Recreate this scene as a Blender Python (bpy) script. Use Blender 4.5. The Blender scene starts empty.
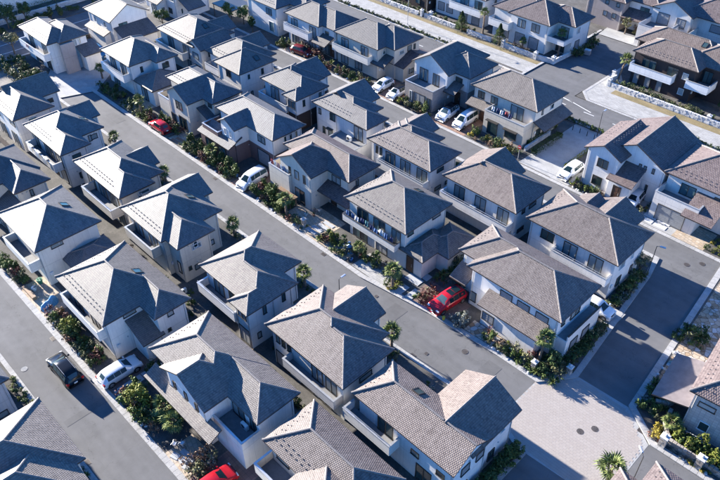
import bpy, math, random
from math import sin, cos, pi, radians, sqrt, tan, atan2
from mathutils import Vector, Matrix
scene = bpy.context.scene
COL = scene.collection

# ------------------------------------------------------------------ camera, sky, sun, exposure
# scene axes: +x runs along the streets (down-right in the picture), +y away from the camera (up-right)
cam_d = bpy.data.cameras.new("camera"); cam = bpy.data.objects.new("camera", cam_d); COL.objects.link(cam)
_a, _p, _r = radians(-45.675), radians(40.036), radians(0.3143)
def _w(x, y, z):            # camera-frame horizontal (right, forward, up) -> scene axes
    return Vector((x*cos(_a)+y*sin(_a), -x*sin(_a)+y*cos(_a), z))
_f = Vector((0, cos(_p), -sin(_p))); _rt = Vector((1, 0, 0)); _dn = _f.cross(_rt)
_rt2 = cos(_r)*_rt + sin(_r)*_dn; _dn2 = -sin(_r)*_rt + cos(_r)*_dn
_R, _D, _F = _w(*_rt2), _w(*_dn2), _w(*_f)
m3 = Matrix((_R, -_D, -_F)).transposed()
cam.matrix_world = Matrix.Translation((0, 0, 55.0)) @ m3.to_4x4()
cam_d.sensor_width = 36.0; cam_d.lens = 36.0*702.33/720.0
cam_d.clip_start = 1.0; cam_d.clip_end = 1500.0
scene.camera = cam

SUN_EL, SUN_AZ = radians(16.0), radians(4.5)       # light travels towards (+cos az, +sin az) over the ground
tow = Vector((-cos(SUN_AZ)*cos(SUN_EL), -sin(SUN_AZ)*cos(SUN_EL), sin(SUN_EL)))   # towards the sun
world = bpy.data.worlds.new("World"); scene.world = world; world.use_nodes = True
nt = world.node_tree; bg = nt.nodes["Background"]
sky = nt.nodes.new("ShaderNodeTexSky"); sky.sky_type = 'NISHITA'; sky.sun_disc = False
sky.sun_elevation = SUN_EL; sky.sun_rotation = atan2(tow.x, tow.y)
sky.air_density = 1.0; sky.dust_density = 0.0; sky.ozone_density = 10.0
nt.links.new(sky.outputs[0], bg.inputs[0]); bg.inputs[1].default_value = 0.09
sun_d = bpy.data.lights.new("sun", 'SUN'); sun = bpy.data.objects.new("sun", sun_d); COL.objects.link(sun)
sun_d.energy = 5.0; sun_d.angle = radians(0.5); sun_d.color = (1.0, 0.935, 0.845)
sun.rotation_euler = tow.to_track_quat('Z', 'Y').to_euler(); sun.location = (-60, 40, 60)
vs = scene.view_settings
vs.view_transform = 'Standard'; vs.look = 'None'; vs.exposure = 2.18; vs.gamma = 1.0
scene.cycles.max_bounces = 6; scene.cycles.diffuse_bounces = 1

# ------------------------------------------------------------------ materials
MATS = {}
def newmat(name):
    m = bpy.data.materials.new(name); m.use_nodes = True
    MATS[name] = m
    return m, m.node_tree.nodes, m.node_tree.links, m.node_tree.nodes["Principled BSDF"]
def nmath(N, L, op, a, b=None, c=None):
    n = N.new("ShaderNodeMath"); n.operation = op
    for i, v in enumerate((a, b, c)):
        if v is None: continue
        if isinstance(v, (int, float)): n.inputs[i].default_value = v
        else: L.new(v, n.inputs[i])
    return n.outputs[0]
def ramp(N, L, fac, stops):
    r = N.new("ShaderNodeValToRGB"); e = r.color_ramp.elements
    while len(e) < len(stops): e.new(0.5)
    for i, (p, c) in enumerate(stops):
        e[i].position = p; e[i].color = (*c, 1)
    L.new(fac, r.inputs[0]); return r.outputs[0]
def mixc(N, L, fac, a, b, mode='MIX'):
    n = N.new("ShaderNodeMix"); n.data_type = 'RGBA'; n.blend_type = mode
    for k, v in ((0, fac), (6, a), (7, b)):
        if isinstance(v, (int, float)): n.inputs[k].default_value = v
        elif isinstance(v, tuple): n.inputs[k].default_value = (*v, 1)
        else: L.new(v, n.inputs[k])
    return n.outputs[2]
def noise(N, L, scale, vec, detail=4, rough=0.55):
    n = N.new("ShaderNodeTexNoise"); n.inputs["Scale"].default_value = scale
    n.inputs["Detail"].default_value = detail; n.inputs["Roughness"].default_value = rough
    L.new(vec, n.inputs["Vector"]); return n.outputs[0]
def objvec(N): return N.new("ShaderNodeTexCoord").outputs["Object"]
def worldvec(N): return N.new("ShaderNodeNewGeometry").outputs["Position"]
def bump(N, L, bs, h, strength, dist):
    b = N.new("ShaderNodeBump"); b.inputs["Strength"].default_value = strength; b.inputs["Distance"].default_value = dist
    L.new(h, b.inputs["Height"]); L.new(b.outputs[0], bs.inputs["Normal"])

def mat_plain(name, col, rough=0.6, metal=0.0, var=0.12, scale=3.0, bmp=0.0, coat=0.0, spec=0.5):
    m, N, L, bs = newmat(name)
    v = worldvec(N)
    f = noise(N, L, scale, v)
    c = ramp(N, L, f, [(0.3, tuple(x*(1-var) for x in col)), (0.7, tuple(min(1, x*(1+var)) for x in col))])
    L.new(c, bs.inputs["Base Color"]); bs.inputs["Roughness"].default_value = rough; bs.inputs["Metallic"].default_value = metal
    bs.inputs["Coat Weight"].default_value = coat; bs.inputs["Specular IOR Level"].default_value = spec
    if bmp: bump(N, L, bs, noise(N, L, 40.0, v), bmp, 0.02)
    return m

def mat_wall(name, col, kind='stucco'):
    m, N, L, bs = newmat(name)
    v = worldvec(N)
    big = noise(N, L, 0.35, v, 3); mid = noise(N, L, 2.2, v, 5, 0.7)
    sep = N.new("ShaderNodeSeparateXYZ"); L.new(v, sep.inputs[0])
    # faint vertical rain streaks
    vec = N.new("ShaderNodeVectorMath"); vec.operation = 'MULTIPLY'; L.new(v, vec.inputs[0]); vec.inputs[1].default_value = (3.0, 3.0, 0.18)
    st = noise(N, L, 1.6, vec.outputs[0], 4, 0.7)
    f = nmath(N, L, 'ADD', nmath(N, L, 'MULTIPLY', big, 0.4), nmath(N, L, 'ADD', nmath(N, L, 'MULTIPLY', mid, 0.25), nmath(N, L, 'MULTIPLY', st, 0.35)))
    c = ramp(N, L, f, [(0.30, tuple(x*0.78 for x in col)), (0.54, col), (0.72, tuple(min(0.9, x*1.05) for x in col))])
    h = noise(N, L, 18.0, v, 5, 0.7)
    if kind == 'stucco':
        sx = nmath(N, L, 'ABSOLUTE', nmath(N, L, 'SUBTRACT', nmath(N, L, 'FRACT', nmath(N, L, 'DIVIDE', nmath(N, L, 'ADD', sep.outputs[0], sep.outputs[1]), 1.82)), 0.5))
        jz = nmath(N, L, 'LESS_THAN', nmath(N, L, 'ABSOLUTE', nmath(N, L, 'SUBTRACT', sep.outputs[2], 2.88)), 0.03)
        jn = nmath(N, L, 'MAXIMUM', nmath(N, L, 'LESS_THAN', sx, 0.008), jz)
        c = mixc(N, L, nmath(N, L, 'MULTIPLY', jn, 0.35), c, tuple(x*0.35 for x in col))
    if kind in ('tile', 'brick'):
        xy = nmath(N, L, 'ADD', sep.outputs[0], sep.outputs[1])
        comb = N.new("ShaderNodeCombineXYZ"); L.new(xy, comb.inputs[0]); L.new(sep.outputs[2], comb.inputs[1])
        bt = N.new("ShaderNodeTexBrick"); L.new(comb.outputs[0], bt.inputs["Vector"])
        bt.inputs["Scale"].default_value = 1.0
        big_t = kind == 'tile'
        bt.inputs["Brick Width"].default_value = 0.45 if big_t else 0.42; bt.inputs["Row Height"].default_value = 0.32 if big_t else 0.14
        bt.offset = 0.0 if big_t else 0.5
        bt.inputs["Mortar Size"].default_value = 0.014; bt.inputs["Color1"].default_value = (1, 1, 1, 1); bt.inputs["Color2"].default_value = (0.78, 0.78, 0.8, 1)
        bt.inputs["Mortar"].default_value = (0.55, 0.55, 0.55, 1)
        c = mixc(N, L, 1.0, c, bt.outputs[0], 'MULTIPLY')
        bump(N, L, bs, bt.outputs[1], -0.6, 0.01)
    else:
        bump(N, L, bs, h, 0.25, 0.02)
    c = mixc(N, L, 1.0, c, N.new('ShaderNodeObjectInfo').outputs['Color'], 'MULTIPLY')
    L.new(c, bs.inputs["Base Color"]); bs.inputs["Roughness"].default_value = 0.85
    bs.inputs["Specular IOR Level"].default_value = 0.25
    return m

def mat_roof(name, dark, mid, light, tw=0.165, th=0.19, hgt=0.021):
    """wavy interlocking tiles laid in staggered courses; uv is in metres: u along the eave, v up the slope"""
    m, N, L, bs = newmat(name)
    uv = N.new("ShaderNodeUVMap"); uv.uv_map = "uv"
    sep = N.new("ShaderNodeSeparateXYZ"); L.new(uv.outputs[0], sep.inputs[0])
    v = nmath(N, L, 'DIVIDE', sep.outputs[1], th)
    row = nmath(N, L, 'FLOOR', v); fv = nmath(N, L, 'SUBTRACT', v, row)
    half = nmath(N, L, 'MULTIPLY', nmath(N, L, 'MODULO', row, 2.0), 0.5)
    u = nmath(N, L, 'ADD', nmath(N, L, 'DIVIDE', sep.outputs[0], tw), half)
    cu = nmath(N, L, 'FLOOR', u); fu = nmath(N, L, 'SUBTRACT', u, cu)
    cv = N.new("ShaderNodeCombineXYZ"); L.new(cu, cv.inputs[0]); L.new(row, cv.inputs[1])
    wn = N.new("ShaderNodeTexWhiteNoise"); wn.noise_dimensions = '2D'; L.new(cv.outputs[0], wn.inputs["Vector"])
    wv = worldvec(N)
    weather = noise(N, L, 0.5, wv, 5, 0.65); fine = noise(N, L, 14.0, wv, 3)
    f = nmath(N, L, 'ADD', nmath(N, L, 'MULTIPLY', wn.outputs[0], 0.5), nmath(N, L, 'ADD', nmath(N, L, 'MULTIPLY', weather, 0.38), nmath(N, L, 'MULTIPLY', fine, 0.14)))
    c = ramp(N, L, f, [(0.16, dark), (0.45, mid), (0.62, mid), (0.92, light)])
    # darker joints along the laps of the tile courses
    joint = ramp(N, L, fv, [(0.0, (0.42, 0.40, 0.40)), (0.10, (0.6, 0.58, 0.58)), (0.2, (1, 1, 1))])
    c = mixc(N, L, 1.0, c, joint, 'MULTIPLY')
    c = mixc(N, L, 1.0, c, N.new('ShaderNodeObjectInfo').outputs['Color'], 'MULTIPLY')
    # run-off streaks down the slope
    sv = N.new('ShaderNodeCombineXYZ'); L.new(nmath(N, L, 'MULTIPLY', sep.outputs[0], 1.1), sv.inputs[0]); L.new(nmath(N, L, 'MULTIPLY', sep.outputs[1], 0.12), sv.inputs[1])
    c = mixc(N, L, 0.8, c, ramp(N, L, noise(N, L, 1.0, sv.outputs[0], 5, 0.7), [(0.32, (0.74, 0.73, 0.72)), (0.52, (1, 1, 1)), (0.72, (1.14, 1.13, 1.1))]), 'MULTIPLY')
    L.new(c, bs.inputs["Base Color"]); bs.inputs["Roughness"].default_value = 0.62; bs.inputs["Specular IOR Level"].default_value = 0.35
    wave = nmath(N, L, 'MULTIPLY', nmath(N, L, 'SINE', nmath(N, L, 'MULTIPLY', fu, 2*pi)), 0.36)
    saw = nmath(N, L, 'SUBTRACT', 1.0, fv)
    lip = nmath(N, L, 'MULTIPLY', nmath(N, L, 'POWER', saw, 1.3), 0.75)
    h = nmath(N, L, 'ADD', wave, lip)
    h = nmath(N, L, 'ADD', h, nmath(N, L, 'MULTIPLY', wn.outputs[0], 0.12))
    bump(N, L, bs, h, 0.9, hgt)
    return m

roofs = {
 'roof_grey':  mat_roof('roof_grey',  (0.100, 0.093, 0.091), (0.154, 0.143, 0.135), (0.210, 0.196, 0.182)),
 'roof_mix':   mat_roof('roof_mix',   (0.102, 0.090, 0.085), (0.170, 0.151, 0.139), (0.234, 0.210, 0.191)),
 'roof_brown': mat_roof('roof_brown', (0.094, 0.073, 0.067), (0.166, 0.135, 0.122), (0.232, 0.197, 0.177)),
 'roof_plum':  mat_roof('roof_plum',  (0.078, 0.058, 0.057), (0.140, 0.109, 0.104), (0.200, 0.165, 0.155), 0.21, 0.23, 0.022),
 'roof_slate': mat_roof('roof_slate', (0.088, 0.083, 0.085), (0.136, 0.127, 0.124), (0.188, 0.176, 0.168), 0.19, 0.21, 0.022),
}
mat_plain('ridge_tile', (0.165, 0.148, 0.14), 0.6, var=0.25, scale=6)
mat_plain('fascia', (0.055, 0.040, 0.036), 0.5)
mat_plain('soffit', (0.55, 0.54, 0.52), 0.8)
mat_plain('guard', (0.20, 0.18, 0.17), 0.5, 0.3)
WALLS = {'white': (0.80, 0.79, 0.77), 'ivory': (0.74, 0.72, 0.66), 'cream': (0.66, 0.61, 0.52), 'beige': (0.54, 0.47, 0.39),
         'grey': (0.56, 0.55, 0.55), 'taupe': (0.36, 0.31, 0.29), 'brown': (0.115, 0.075, 0.06), 'umber': (0.060, 0.045, 0.042), 'plum': (0.17, 0.12, 0.12), 'clay': (0.30, 0.24, 0.21)}
for k, c in WALLS.items(): mat_wall('wall_'+k, c)
mat_wall('wall_tile', (0.60, 0.585, 0.56), 'tile'); mat_wall('wall_stone', (0.48, 0.44, 0.41), 'brick')
mat_wall('wall_greige', (0.43, 0.40, 0.385), 'brick')
mat_plain('frame_dark', (0.06, 0.055, 0.05), 0.4, 0.3); mat_plain('frame_white', (0.72, 0.72, 0.70), 0.5)
mat_plain('shutter', (0.30, 0.31, 0.32), 0.5, 0.2); mat_plain('door_brown', (0.10, 0.05, 0.03), 0.45); mat_plain('door_grey', (0.12, 0.12, 0.12), 0.45)
mat_plain('metal_light', (0.55, 0.56, 0.57), 0.35, 0.6); mat_plain('metal_dark', (0.07, 0.07, 0.075), 0.4, 0.4)
mat_plain('metal_roof', (0.17, 0.145, 0.142), 0.55, 0.1, var=0.2, scale=1.6)
mat_plain('pipe', (0.42, 0.41, 0.40), 0.5)
mat_plain('deck', (0.20, 0.20, 0.205), 0.8)
def mat_glass(name, col, rough=0.06):
    m, N, L, bs = newmat(name)
    oi = N.new("ShaderNodeObjectInfo")
    c = ramp(N, L, oi.outputs["Random"], [(0.0, tuple(x*0.5 for x in col)), (0.6, col), (1.0, tuple(min(1, x*2.2+0.03) for x in col))])
    L.new(c, bs.inputs["Base Color"]); bs.inputs["Roughness"].default_value = rough; bs.inputs["Specular IOR Level"].default_value = 0.7 if name == "glass" else 0.14
mat_glass('glass', (0.040, 0.075, 0.080)); mat_glass('glass_car', (0.012, 0.03, 0.04), 0.02)
def mat_curtain():
    m, N, L, bs = newmat('glass_curtain')
    oi = N.new("ShaderNodeObjectInfo")
    c = ramp(N, L, oi.outputs["Random"], [(0.0, (0.13, 0.17, 0.18)), (1.0, (0.34, 0.38, 0.38))])
    L.new(c, bs.inputs["Base Color"]); bs.inputs["Roughness"].default_value = 0.08; bs.inputs["Specular IOR Level"].default_value = 0.6
mat_curtain()

def mat_asphalt(name, base):
    m, N, L, bs = newmat(name)
    v = worldvec(N)
    sep = N.new("ShaderNodeSeparateXYZ"); L.new(v, sep.inputs[0])
    big = noise(N, L, 0.10, v, 4, 0.6); mid = noise(N, L, 0.8, v, 5, 0.7); fine = noise(N, L, 22.0, v, 4, 0.8)
    sv = N.new("ShaderNodeVectorMath"); sv.operation = 'MULTIPLY'; L.new(v, sv.inputs[0]); sv.inputs[1].default_value = (0.05, 0.9, 1.0)
    trk = noise(N, L, 1.0, sv.outputs[0], 3, 0.5)
    f = nmath(N, L, 'ADD', nmath(N, L, 'MULTIPLY', big, 0.3), nmath(N, L, 'ADD', nmath(N, L, 'MULTIPLY', mid, 0.25), nmath(N, L, 'ADD', nmath(N, L, 'MULTIPLY', fine, 0.2), nmath(N, L, 'MULTIPLY', trk, 0.25))))
    c = ramp(N, L, f, [(0.32, tuple(x*0.66 for x in base)), (0.5, base), (0.70, tuple(x*1.32 for x in base))])
    vo = N.new("ShaderNodeTexVoronoi"); vo.feature = 'DISTANCE_TO_EDGE'; vo.inputs["Scale"].default_value = 0.16
    wv = N.new("ShaderNodeVectorMath"); wv.operation = 'ADD'; L.new(v, wv.inputs[0])
    nz = N.new("ShaderNodeTexNoise"); nz.inputs["Scale"].default_value = 0.6; nz.inputs["Detail"].default_value = 5; L.new(v, nz.inputs["Vector"])
    sc = N.new("ShaderNodeVectorMath"); sc.operation = 'SCALE'; L.new(nz.outputs[1], sc.inputs[0]); sc.inputs[3].default_value = 4.0
    L.new(sc.outputs[0], wv.inputs[1]); L.new(wv.outputs[0], vo.inputs["Vector"])
    crack = ramp(N, L, vo.outputs[0], [(0.0, (0.62, 0.62, 0.62)), (0.0035, (1, 1, 1))])
    c = mixc(N, L, 0.8, c, crack, 'MULTIPLY')
    L.new(c, bs.inputs["Base Color"]); bs.inputs["Roughness"].default_value = 0.88; bs.inputs["Specular IOR Level"].default_value = 0.25
    bump(N, L, bs, fine, 0.35, 0.012)
mat_asphalt('asphalt', (0.134, 0.133, 0.134)); mat_asphalt('asphalt_far', (0.128, 0.127, 0.129))
def mat_ground(name, stops, s1=0.5, s2=6.0):
    m, N, L, bs = newmat(name)
    v = worldvec(N)
    f = nmath(N, L, 'ADD', nmath(N, L, 'MULTIPLY', noise(N, L, s1, v, 4, 0.6), 0.55), nmath(N, L, 'MULTIPLY', noise(N, L, s2, v, 5, 0.75), 0.45))
    L.new(ramp(N, L, f, stops), bs.inputs["Base Color"]); bs.inputs["Roughness"].default_value = 0.92
    bump(N, L, bs, noise(N, L, 12.0, v, 5, 0.8), 0.5, 0.04)
mat_ground('soil', [(0.33, (0.045, 0.042, 0.038)), (0.48, (0.075, 0.070, 0.064)), (0.60, (0.12, 0.112, 0.103)), (0.72, (0.18, 0.172, 0.162))])
mat_ground('gravel', [(0.32, (0.13, 0.12, 0.105)), (0.5, (0.20, 0.18, 0.155)), (0.68, (0.31, 0.28, 0.245))], 0.8, 12.0)
mat_ground('dry_grass', [(0.32, (0.10, 0.095, 0.035)), (0.5, (0.20, 0.155, 0.075)), (0.68, (0.30, 0.235, 0.13))], 0.4, 5.0)
mat_ground('concrete', [(0.34, (0.25, 0.25, 0.245)), (0.5, (0.33, 0.328, 0.32)), (0.66, (0.41, 0.405, 0.395))], 0.6, 8.0)
mat_ground('kerb', [(0.34, (0.27, 0.262, 0.25)), (0.5, (0.36, 0.352, 0.34)), (0.66, (0.45, 0.44, 0.425))], 0.9, 9.0)
mat_ground('far_land', [(0.32, (0.06, 0.07, 0.04)), (0.5, (0.12, 0.11, 0.08)), (0.68, (0.2, 0.18, 0.14))], 0.06, 0.6)
def mat_pave(name, c1, c2, mortar, w, h, off=0.5, rot=0.0, ms=0.012):
    m, N, L, bs = newmat(name)
    v = worldvec(N)
    mp = N.new("ShaderNodeMapping"); mp.inputs["Rotation"].default_value = (0, 0, rot); L.new(v, mp.inputs[0])
    bt = N.new("ShaderNodeTexBrick"); L.new(mp.outputs[0], bt.inputs["Vector"]); bt.offset = off
    bt.inputs["Scale"].default_value = 1; bt.inputs["Brick Width"].default_value = w; bt.inputs["Row Height"].default_value = h
    bt.inputs["Mortar Size"].default_value = ms; bt.inputs["Color1"].default_value = (*c1, 1); bt.inputs["Color2"].default_value = (*c2, 1); bt.inputs["Mortar"].default_value = (*mortar, 1)
    big = noise(N, L, 0.7, v, 5, 0.7)
    sh = ramp(N, L, big, [(0.3, (0.78, 0.78, 0.78)), (0.7, (1.12, 1.1, 1.08))])
    c = mixc(N, L, 1.0, bt.outputs[0], sh, 'MULTIPLY')
    L.new(c, bs.inputs["Base Color"]); bs.inputs["Roughness"].default_value = 0.85; bs.inputs["Specular IOR Level"].default_value = 0.3
    bump(N, L, bs, bt.outputs[1], -0.5, 0.01)
mat_pave('pave_far', (0.33, 0.325, 0.31), (0.40, 0.395, 0.38), (0.22, 0.22, 0.21), 0.6, 0.3)
mat_pave('pave_brick', (0.26, 0.15, 0.11), (0.33, 0.22, 0.17), (0.12, 0.10, 0.09), 0.42, 0.21)
mat_pave('pave_tan', (0.42, 0.32, 0.22), (0.50, 0.42, 0.33), (0.28, 0.25, 0.21), 0.5, 0.4, 0.35, 0.3, 0.03)
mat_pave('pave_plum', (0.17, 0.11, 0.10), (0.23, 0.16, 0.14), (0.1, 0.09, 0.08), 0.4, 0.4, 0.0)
def mat_flag():
    m, N, L, bs = newmat('flagstone'); v = worldvec(N)
    vo = N.new("ShaderNodeTexVoronoi"); vo.inputs["Scale"].default_value = 1.9; L.new(v, vo.inputs["Vector"])
    ve = N.new("ShaderNodeTexVoronoi"); ve.feature = 'DISTANCE_TO_EDGE'; ve.inputs["Scale"].default_value = 1.9; L.new(v, ve.inputs["Vector"])
    sp = N.new("ShaderNodeSeparateColor"); L.new(vo.outputs["Color"], sp.inputs[0])
    c = ramp(N, L, sp.outputs[0], [(0.0, (0.30, 0.20, 0.125)), (0.35, (0.40, 0.30, 0.20)), (0.6, (0.46, 0.38, 0.29)), (0.85, (0.50, 0.46, 0.41)), (1.0, (0.58, 0.57, 0.56))])
    c = mixc(N, L, 0.5, c, ramp(N, L, noise(N, L, 6.0, v, 5, 0.7), [(0.3, (0.7, 0.66, 0.62)), (0.7, (1.1, 1.08, 1.05))]), 'MULTIPLY')
    e = ramp(N, L, ve.outputs[0], [(0.0, (0.45, 0.43, 0.4)), (0.05, (0.6, 0.58, 0.55)), (0.08, (1, 1, 1))])
    L.new(mixc(N, L, 1.0, c, e, 'MULTIPLY'), bs.inputs["Base Color"]); bs.inputs["Roughness"].default_value = 0.85
    bump(N, L, bs, ramp(N, L, ve.outputs[0], [(0.0, (0, 0, 0)), (0.08, (1, 1, 1))]), 0.6, 0.02)
mat_flag()
def mat_island(name, stops, rough=0.6, bmp=0.0, transl=0.0):
    m, N, L, bs = newmat(name)
    g = N.new("ShaderNodeNewGeometry"); oi = N.new("ShaderNodeObjectInfo")
    f = nmath(N, L, 'ADD', nmath(N, L, 'MULTIPLY', g.outputs["Random Per Island"], 0.75), nmath(N, L, 'MULTIPLY', oi.outputs["Random"], 0.25))
    L.new(ramp(N, L, f, stops), bs.inputs["Base Color"]); bs.inputs["Roughness"].default_value = rough
    if transl:
        bs.inputs["Subsurface Weight"].default_value = 0.0
        bs.inputs["Specular IOR Level"].default_value = 0.08
    return m
mat_island('plaza_stone', [(0.0, (0.318, 0.280, 0.252)), (0.5, (0.335, 0.297, 0.268)), (1.0, (0.352, 0.314, 0.285))], 0.85)
mat_island('rubble', [(0.0, (0.20, 0.17, 0.14)), (0.4, (0.34, 0.30, 0.26)), (1.0, (0.52, 0.49, 0.45))], 0.9)
mat_island('white_stone', [(0.0, (0.48, 0.47, 0.45)), (0.5, (0.57, 0.56, 0.545)), (1.0, (0.68, 0.67, 0.65))], 0.85)
mat_island('slate_slab', [(0.0, (0.30, 0.31, 0.32)), (1.0, (0.44, 0.45, 0.46))], 0.7)
LEAF = {
 'leaf_dark':  [(0.0, (0.027, 0.045, 0.019)), (0.5, (0.053, 0.085, 0.031)), (1.0, (0.101, 0.137, 0.053))],
 'leaf_mid':   [(0.0, (0.042, 0.066, 0.021)), (0.5, (0.089, 0.128, 0.038)), (1.0, (0.166, 0.196, 0.066))],
 'leaf_lime':  [(0.0, (0.075, 0.095, 0.018)), (0.5, (0.150, 0.174, 0.035)), (1.0, (0.249, 0.249, 0.070))],
 'leaf_yellow':[(0.0, (0.160, 0.120, 0.020)), (0.5, (0.319, 0.249, 0.040)), (1.0, (0.413, 0.359, 0.090))],
 'leaf_olive': [(0.0, (0.066, 0.071, 0.035)), (0.5, (0.131, 0.137, 0.071)), (1.0, (0.225, 0.213, 0.119))],
 'leaf_silver':[(0.0, (0.104, 0.112, 0.094)), (0.5, (0.187, 0.197, 0.164)), (1.0, (0.309, 0.318, 0.262))],
 'leaf_red':   [(0.0, (0.060, 0.025, 0.022)), (0.5, (0.129, 0.055, 0.045)), (1.0, (0.218, 0.109, 0.085))],
 'leaf_rust':  [(0.0, (0.089, 0.049, 0.029)), (0.5, (0.188, 0.119, 0.074)), (1.0, (0.297, 0.208, 0.148))],
 'leaf_palm':  [(0.0, (0.053, 0.077, 0.027)), (0.5, (0.131, 0.166, 0.053)), (1.0, (0.248, 0.260, 0.107))],
}
for k, s in LEAF.items(): mat_island(k, s, 0.55, transl=0.2)
mat_plain('bark', (0.13, 0.10, 0.075), 0.9, var=0.4, scale=14); mat_plain('bark_palm', (0.20, 0.15, 0.11), 0.95, var=0.45, scale=9)
def mat_paint(name, col, metal=0.1):
    m = mat_plain(name, col, 0.22, metal, var=0.03, scale=1.5, coat=0.25, spec=0.4)
for n, c in {'paint_white': (0.74, 0.75, 0.76), 'paint_black': (0.012, 0.013, 0.016), 'paint_red': (0.42, 0.012, 0.022), 'paint_maroon': (0.14, 0.015, 0.02), 'paint_blue': (0.045, 0.20, 0.42), 'paint_pearl': (0.66, 0.68, 0.70)}.items(): mat_paint(n, c)
_pb = MATS['paint_black'].node_tree.nodes['Principled BSDF']; _pb.inputs['Roughness'].default_value = 0.12; _pb.inputs['Coat Weight'].default_value = 0.0; _pb.inputs['Specular IOR Level'].default_value = 0.3; _pb.inputs['Metallic'].default_value = 0.0
mat_plain('rubber', (0.018, 0.018, 0.019), 0.8); mat_plain('rim', (0.45, 0.46, 0.47), 0.3, 0.8); mat_plain('trim_black', (0.02, 0.02, 0.022), 0.5)
mat_plain('lamp_clear', (0.70, 0.72, 0.74), 0.15); mat_plain('lamp_red', (0.42, 0.02, 0.015), 0.2); mat_plain('plate', (0.75, 0.75, 0.72), 0.5)
mat_plain('tarp_blue', (0.07, 0.25, 0.45), 0.45, var=0.25, scale=5); mat_plain('iron', (0.12, 0.105, 0.095), 0.6, 0.5, var=0.3, scale=9)
mat_plain('paint_line', (0.62, 0.62, 0.60), 0.8, var=0.15, scale=4)
for n, c in {'cloth_white': (0.60, 0.61, 0.62), 'cloth_blue': (0.06, 0.13, 0.28), 'cloth_navy': (0.03, 0.045, 0.12), 'cloth_red': (0.30, 0.04, 0.05), 'cloth_teal': (0.05, 0.16, 0.18), 'cloth_pink': (0.42, 0.26, 0.27),
             'pot_terra': (0.32, 0.15, 0.09), 'pot_white': (0.65, 0.65, 0.63), 'bin_blue': (0.04, 0.14, 0.36), 'bin_yellow': (0.55, 0.42, 0.04), 'bin_green': (0.03, 0.20, 0.12), 'wood': (0.24, 0.15, 0.09), 'wood_dark': (0.10, 0.065, 0.045), 'sign_red': (0.5, 0.02, 0.03)}.items(): mat_plain(n, c, 0.7)

# ------------------------------------------------------------------ mesh helpers
class MB:
    def __init__(s): s.v = []; s.f = []; s.m = []; s.uv = None
    def poly(s, pts, mi=0):
        b = len(s.v); s.v += [tuple(p) for p in pts]; s.f.append(tuple(range(b, b+len(pts)))); s.m.append(mi)
    def box(s, x0, y0, z0, x1, y1, z1, mi=0, skip=''):
        b = len(s.v)
        s.v += [(x0,y0,z0),(x1,y0,z0),(x1,y1,z0),(x0,y1,z0),(x0,y0,z1),(x1,y0,z1),(x1,y1,z1),(x0,y1,z1)]
        F = {'b':(0,3,2,1),'t':(4,5,6,7),'s':(0,1,5,4),'e':(1,2,6,5),'n':(2,3,7,6),'w':(3,0,4,7)}
        for k, q in F.items():
            if k in skip: continue
            s.f.append(tuple(b+i for i in q)); s.m.append(mi)
    def chamfer(s, x0, y0, z0, x1, y1, z1, c, mi=0):     # box with a bevelled top rim
        s.box(x0, y0, z0, x1, y1, z1-c, mi, 't')
        b = len(s.v); s.v += [(x0,y0,z1-c),(x1,y0,z1-c),(x1,y1,z1-c),(x0,y1,z1-c),(x0+c,y0+c,z1),(x1-c,y0+c,z1),(x1-c,y1-c,z1),(x0+c,y1-c,z1)]
        for q in ((0,1,5,4),(1,2,6,5),(2,3,7,6),(3,0,4,7),(4,5,6,7)): s.f.append(tuple(b+i for i in q)); s.m.append(mi)
    def tube(s, path, radii, n=6, mi=0, cap=True):
        rings = []
        for i, p in enumerate(path):
            p = Vector(p)
            d = (Vector(path[min(i+1, len(path)-1)]) - Vector(path[max(i-1, 0)])).normalized()
            a = d.cross(Vector((0, 0, 1)) if abs(d.z) < 0.9 else Vector((1, 0, 0))).normalized(); c = d.cross(a)
            r = radii[i] if isinstance(radii, (list, tuple)) else radii
            b = len(s.v); s.v += [tuple(p + a*cos(2*pi*k/n)*r + c*sin(2*pi*k/n)*r) for k in range(n)]; rings.append(b)
        for i in range(len(rings)-1):
            for k in range(n):
                s.f.append((rings[i]+k, rings[i]+(k+1) % n, rings[i+1]+(k+1) % n, rings[i+1]+k)); s.m.append(mi)
        if cap:
            s.f.append(tuple(rings[-1]+k for k in range(n))); s.m.append(mi)
            s.f.append(tuple(rings[0]+k for k in reversed(range(n)))); s.m.append(mi)
    def mesh(s, name, mats, smooth=False):
        me = bpy.data.meshes.new(name); me.from_pydata(s.v, [], s.f)
        for m in mats: me.materials.append(MATS[m] if isinstance(m, str) else m)
        if any(s.m): me.polygons.foreach_set('material_index', s.m)
        if s.uv:
            l = me.uv_layers.new(name="uv"); l.data.foreach_set('uv', [c for p in s.uv for q in p for c in q])
        if smooth: me.polygons.foreach_set('use_smooth', [True]*len(me.polygons))
        me.update(); return me
def obj(name, me, parent=None, loc=None, rz=0.0, kind=None):
    o = bpy.data.objects.new(name, me); COL.objects.link(o)
    if parent is not None: o.parent = parent
    if loc is not None: o.location = loc
    if rz: o.rotation_euler = (0, 0, rz)
    if kind: o['kind'] = kind
    return o
def tag(o, label, cat, group=None):
    o['label'] = label; o['category'] = cat
    if group: o['group'] = group
    return o
def empty(name, loc, rz=0.0):
    o = obj(name, None, None, loc, rz); o.empty_display_size = 0.3; return o
def structure(name, mb, mat, label=None):
    o = obj(name, mb.mesh(name, [mat] if isinstance(mat, str) else mat), kind='structure')
    if label: o['label'] = label
    return o
def copy_tree(o, parent=None):
    c = o.copy(); COL.objects.link(c)
    if parent is not None: c.parent = parent
    for ch in o.children: copy_tree(ch, c)
    return c
def sheet(name, x0, y0, x1, y1, z, mat, label=None):
    b = MB(); b.poly([(x0,y0,z),(x1,y0,z),(x1,y1,z),(x0,y1,z)]); return structure(name, b, mat, label)
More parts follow.
